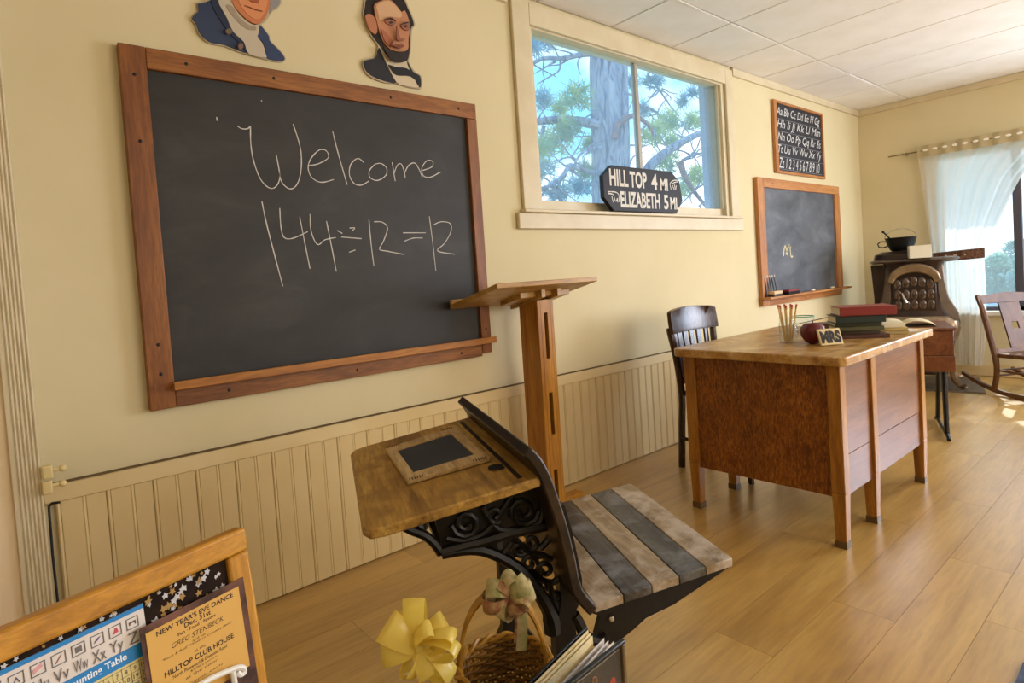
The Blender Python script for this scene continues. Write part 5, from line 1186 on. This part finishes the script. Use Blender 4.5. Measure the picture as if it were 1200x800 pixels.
# yellow bow tied at the basket's left side
yb = thing('yellow_bow', 'large shiny yellow ribbon bow at the left side of the basket', 'bow', (bc_.x-.08, bc_.y-.04, ZB+.1))
mYB = bpy.data.materials.new('yellow_satin'); mYB.use_nodes = True
t_ = mYB.node_tree; t_.nodes.clear(); o_ = N(t_, 'ShaderNodeOutputMaterial'); p_ = N(t_, 'ShaderNodeBsdfPrincipled'); p_.inputs['Roughness'].default_value = .28; p_.inputs['Base Color'].default_value = lin('f4e27a')
tr_ = N(t_, 'ShaderNodeBsdfTranslucent'); tr_.inputs[0].default_value = lin('f8e05a'); mx_ = N(t_, 'ShaderNodeMixShader'); mx_.inputs[0].default_value = .42
t_.links.new(p_.outputs[0], mx_.inputs[1]); t_.links.new(tr_.outputs[0], mx_.inputs[2]); t_.links.new(mx_.outputs[0], o_.inputs[0])
dpt = ((bc_-CAM).length/ray(590, 776).length)*.93
yc = CAM + ray(491, 758)*dpt; k_ = dpt/697
for X, Y, wd, tz, fat, br in ((-27, 37, 26, .1, .35, .8), (32, 29, 27, .0, .4, .8), (-43, -9, 24, .3, .4, .75), (-5, 56, 24, .35, .3, .9), (-36, 25, 34, .8, .3, 1), (18, -33, 30, .7, .35, 1), (-12, -36, 20, .6, .45, .4), (38, -38, 24, .4, .45, .45), (43, 12, 20, .9, .42, .12), (47, -6, 20, 1.0, .42, .12), (14, 22, 18, 1.0, .5, .6)):
    v = vr*X+vu*Y+vw*16*tz; m = MB(); pv = vr*(-Y)+vu*X
    loop_pts(m, yc+vw*.010*tz, v, v.length*k_, wd*k_*1.1, (vw*br+pv.normalized()*(1-br)), fat); m.build('ribbon_loop', mYB, yb, W=True, ang=60)
MB().ball(yc+vw*.008, .012, 10, 8).build('knot', mYB, yb, W=True)
bl_ = Vector((bc_.x, bc_.y, ZB+.10)) + Vector((-vr.x, -vr.y, 0)).normalized()*(brad(.10)+.003)
MB().sheet([[yc.lerp(bl_, t)+vu*.006*w_ for w_ in (-1, 1)] for t in [k/5 for k in range(6)]]).build('ribbon_tail', mYB, yb, W=True)
m = MB(); m.sheet([[yc-vu*(k*.02)+vr*(.02+.004*k+w_*.012)+vw*.006*math.sin(k) for w_ in (-1, 1)] for k in range(int((yc.z-ZB)/.021))]); m.build('ribbon_tail', mYB, yb, W=True)

# standing open binder with pages and a glazed picture frame
dpF = .98
P0 = CAM+ray(733, 749)*dpF; P1 = onz(668, 801, P0.z); fd = (P0-P1).normalized(); P1 = P0-fd*max(.2, (P0-P1).length); fn = Vector((fd.y, -fd.x, 0))
if fn.dot(CAM-P0) < 0: fn = -fn
pf = thing('picture_frame', 'black-framed glazed picture with a red disc at the bottom edge', 'picture frame', ((P0.x+P1.x)/2, (P0.y+P1.y)/2, ZB))
hF = P0.z-ZB-.001; LF = (P0-P1).length
def pfb(s0, s1, z0, z1, o0, o1): 
    q = lambda s, z, o: P0-fd*s+Vector((0, 0, z))+fn*o
    return MB().hexa([q(s0,z0,o0), q(s1,z0,o0), q(s1,z0,o1), q(s0,z0,o1)], [q(s0,z1,o0), q(s1,z1,o0), q(s1,z1,o1), q(s0,z1,o1)])
mPF = plain('black_frame', '15130f', .35)
pfb(0, LF, -.0065, 0, -.008, 0).build('frame_rail', mPF, pf, W=True, bevel=.002); pfb(0, LF, -hF, -hF+.012, -.012, 0).build('frame_rail', mPF, pf, W=True, bevel=.002)
pfb(0, .008, -hF+.0125, -.007, -.008, 0).build('frame_stile', plain('dull_gold_edge', '6e5a3c', .4), pf, W=True, bevel=.002); pfb(LF-.01, LF, -hF+.0125, -.007, -.008, 0).build('frame_stile', mPF, pf, W=True, bevel=.002)
pfb(.0085, LF-.0105, -hF+.013, -.0105, -.010, -.006).build('picture', plain('dark_picture', '2c241c', .5, .3, col2='4a3c2e', vs=9), pf, W=True, smooth=False)
pfb(.0125, LF-.0145, -.0135, -.0122, -.0058, -.0056).build('inner_line', plain('silver_line', 'a49a88', .4), pf, W=True, smooth=False)
def onF(px, py): p = on_plane(px, py, P0-fn*.005, fn); return (P0-p).dot(fd), p.z-P0.z
s_, z_ = onF(718, 800); q = P0-fd*s_+Vector((0, 0, z_))-fn*.0052
MB().prism([q-fd*.008*math.cos(2*PI*k/16)+Vector((0, 0, .009*math.sin(2*PI*k/16))) for k in range(16)], fn*.0004).build('red_disc', plain('red_print', 'b23a2c', .5), pf, W=True, smooth=False)
s_, z_ = onF(697, 797); mm_ = MB(); hs = [(-.006, -.004), (-.003, .005), (.004, .006), (.006, .0), (.003, -.006)]
for k in range(5):
    a, c = hs[k], hs[(k+1) % 5]; A_ = P0-fd*(s_+a[0])+Vector((0, 0, z_+a[1]))-fn*.005; B_ = P0-fd*(s_+c[0])+Vector((0, 0, z_+c[1]))-fn*.005; mm_.tube([A_, B_], .0007, 4)
mm_.build('orange_outline', plain('orange_print', 'c07a4c', .5), pf, W=True)
pfb(.0085, LF-.0105, -hF+.013, -.0105, -.0045, -.0035).build('glazing', mJar, pf, W=True, smooth=False)
# binder
dpB = 1.06
B0 = CAM+ray(690, 734)*dpB; B1 = onz(622, 801, B0.z); bd = (B0-B1).normalized(); B1 = B0-bd*max(.2, (B0-B1).length); bn_ = Vector((bd.y, -bd.x, 0))
if bn_.dot(CAM-B0) < 0: bn_ = -bn_
ob_ = thing('open_binder', 'upright black binder with cream and white pages beside the picture frame', 'binder', ((B0.x+B1.x)/2, (B0.y+B1.y)/2, ZB))
hB = B0.z-ZB-.001
def bb(A0, A1, dz0, dz1, off, th): 
    a = [A0+Vector((0, 0, dz0)), A1+Vector((0, 0, dz0)), A1+Vector((0, 0, dz1)), A0+Vector((0, 0, dz1))]; a = [v+bn_*off for v in a]; return MB().hexa(a, [v+bn_*th for v in a])
bb(B0, B1, -hB, 0, -.006, .004).build('cover', mBlack, ob_, W=True, bevel=.001)
mCr = plain('cream_page', 'e6d6ac', .8, .1, col2='d8c48e', vs=10); mWp = plain('white_page', 'd9d2cc', .8, .1)
P2 = CAM+ray(693, 757)*dpB
for k in range(3):
    e_ = .004*k; m = MB(); a = B0-bd*.004; 
    m.add([a+bn_*(.001+e_)+Vector((0, 0, -.003-e_)), B1+bn_*(.001+e_)+Vector((0, 0, -.003-e_)), B1+bn_*(.003+e_*1.6)+Vector((0, 0, -hB+.004)), a+bn_*(.003+e_*1.6)+Vector((0, 0, -hB+.004))], [(0, 1, 2, 3)])
    m.build('page', mCr, ob_, W=True, smooth=False)
for k, (px, py) in enumerate(((708, 747), (713, 750), (719, 751))):
    top = onz(px, py, B0.z-.022-.002*k); b1_ = top-bd*.26
    m = MB(); lowv = Vector((0, 0, -(top.z-ZB)+.004)); m.add([top, b1_, b1_+lowv-bn_*.012, top+lowv-bn_*.012+bd*.01], [(0, 1, 2, 3)]); m.build('page', mWp, ob_, W=True, smooth=False)

# blue-grey mat whose corner enters the frame at the lower right
ma, mc = onz(1199, 779, 0), onz(1190, 803, 0); md = (mc-ma).normalized(); mn = Vector((md.y, -md.x, 0)); mn = mn if mn.dot(Vector((1, -.6, 0))) > 0 else -mn
mt_ = MB().prism([ma+Vector((0, 0, .001)), mc+md*.5+Vector((0, 0, .001)), mc+md*.5+mn*.6+Vector((0, 0, .001)), ma+mn*.6+Vector((0, 0, .001))], (0, 0, .008)).build('floor_mat', plain('blue_grey_mat', '5c6880', .95, .1, col2='4a5468', vs=60, bmp=.3))
tag(mt_, 'blue-grey floor mat showing only its corner at the lower right', 'mat')
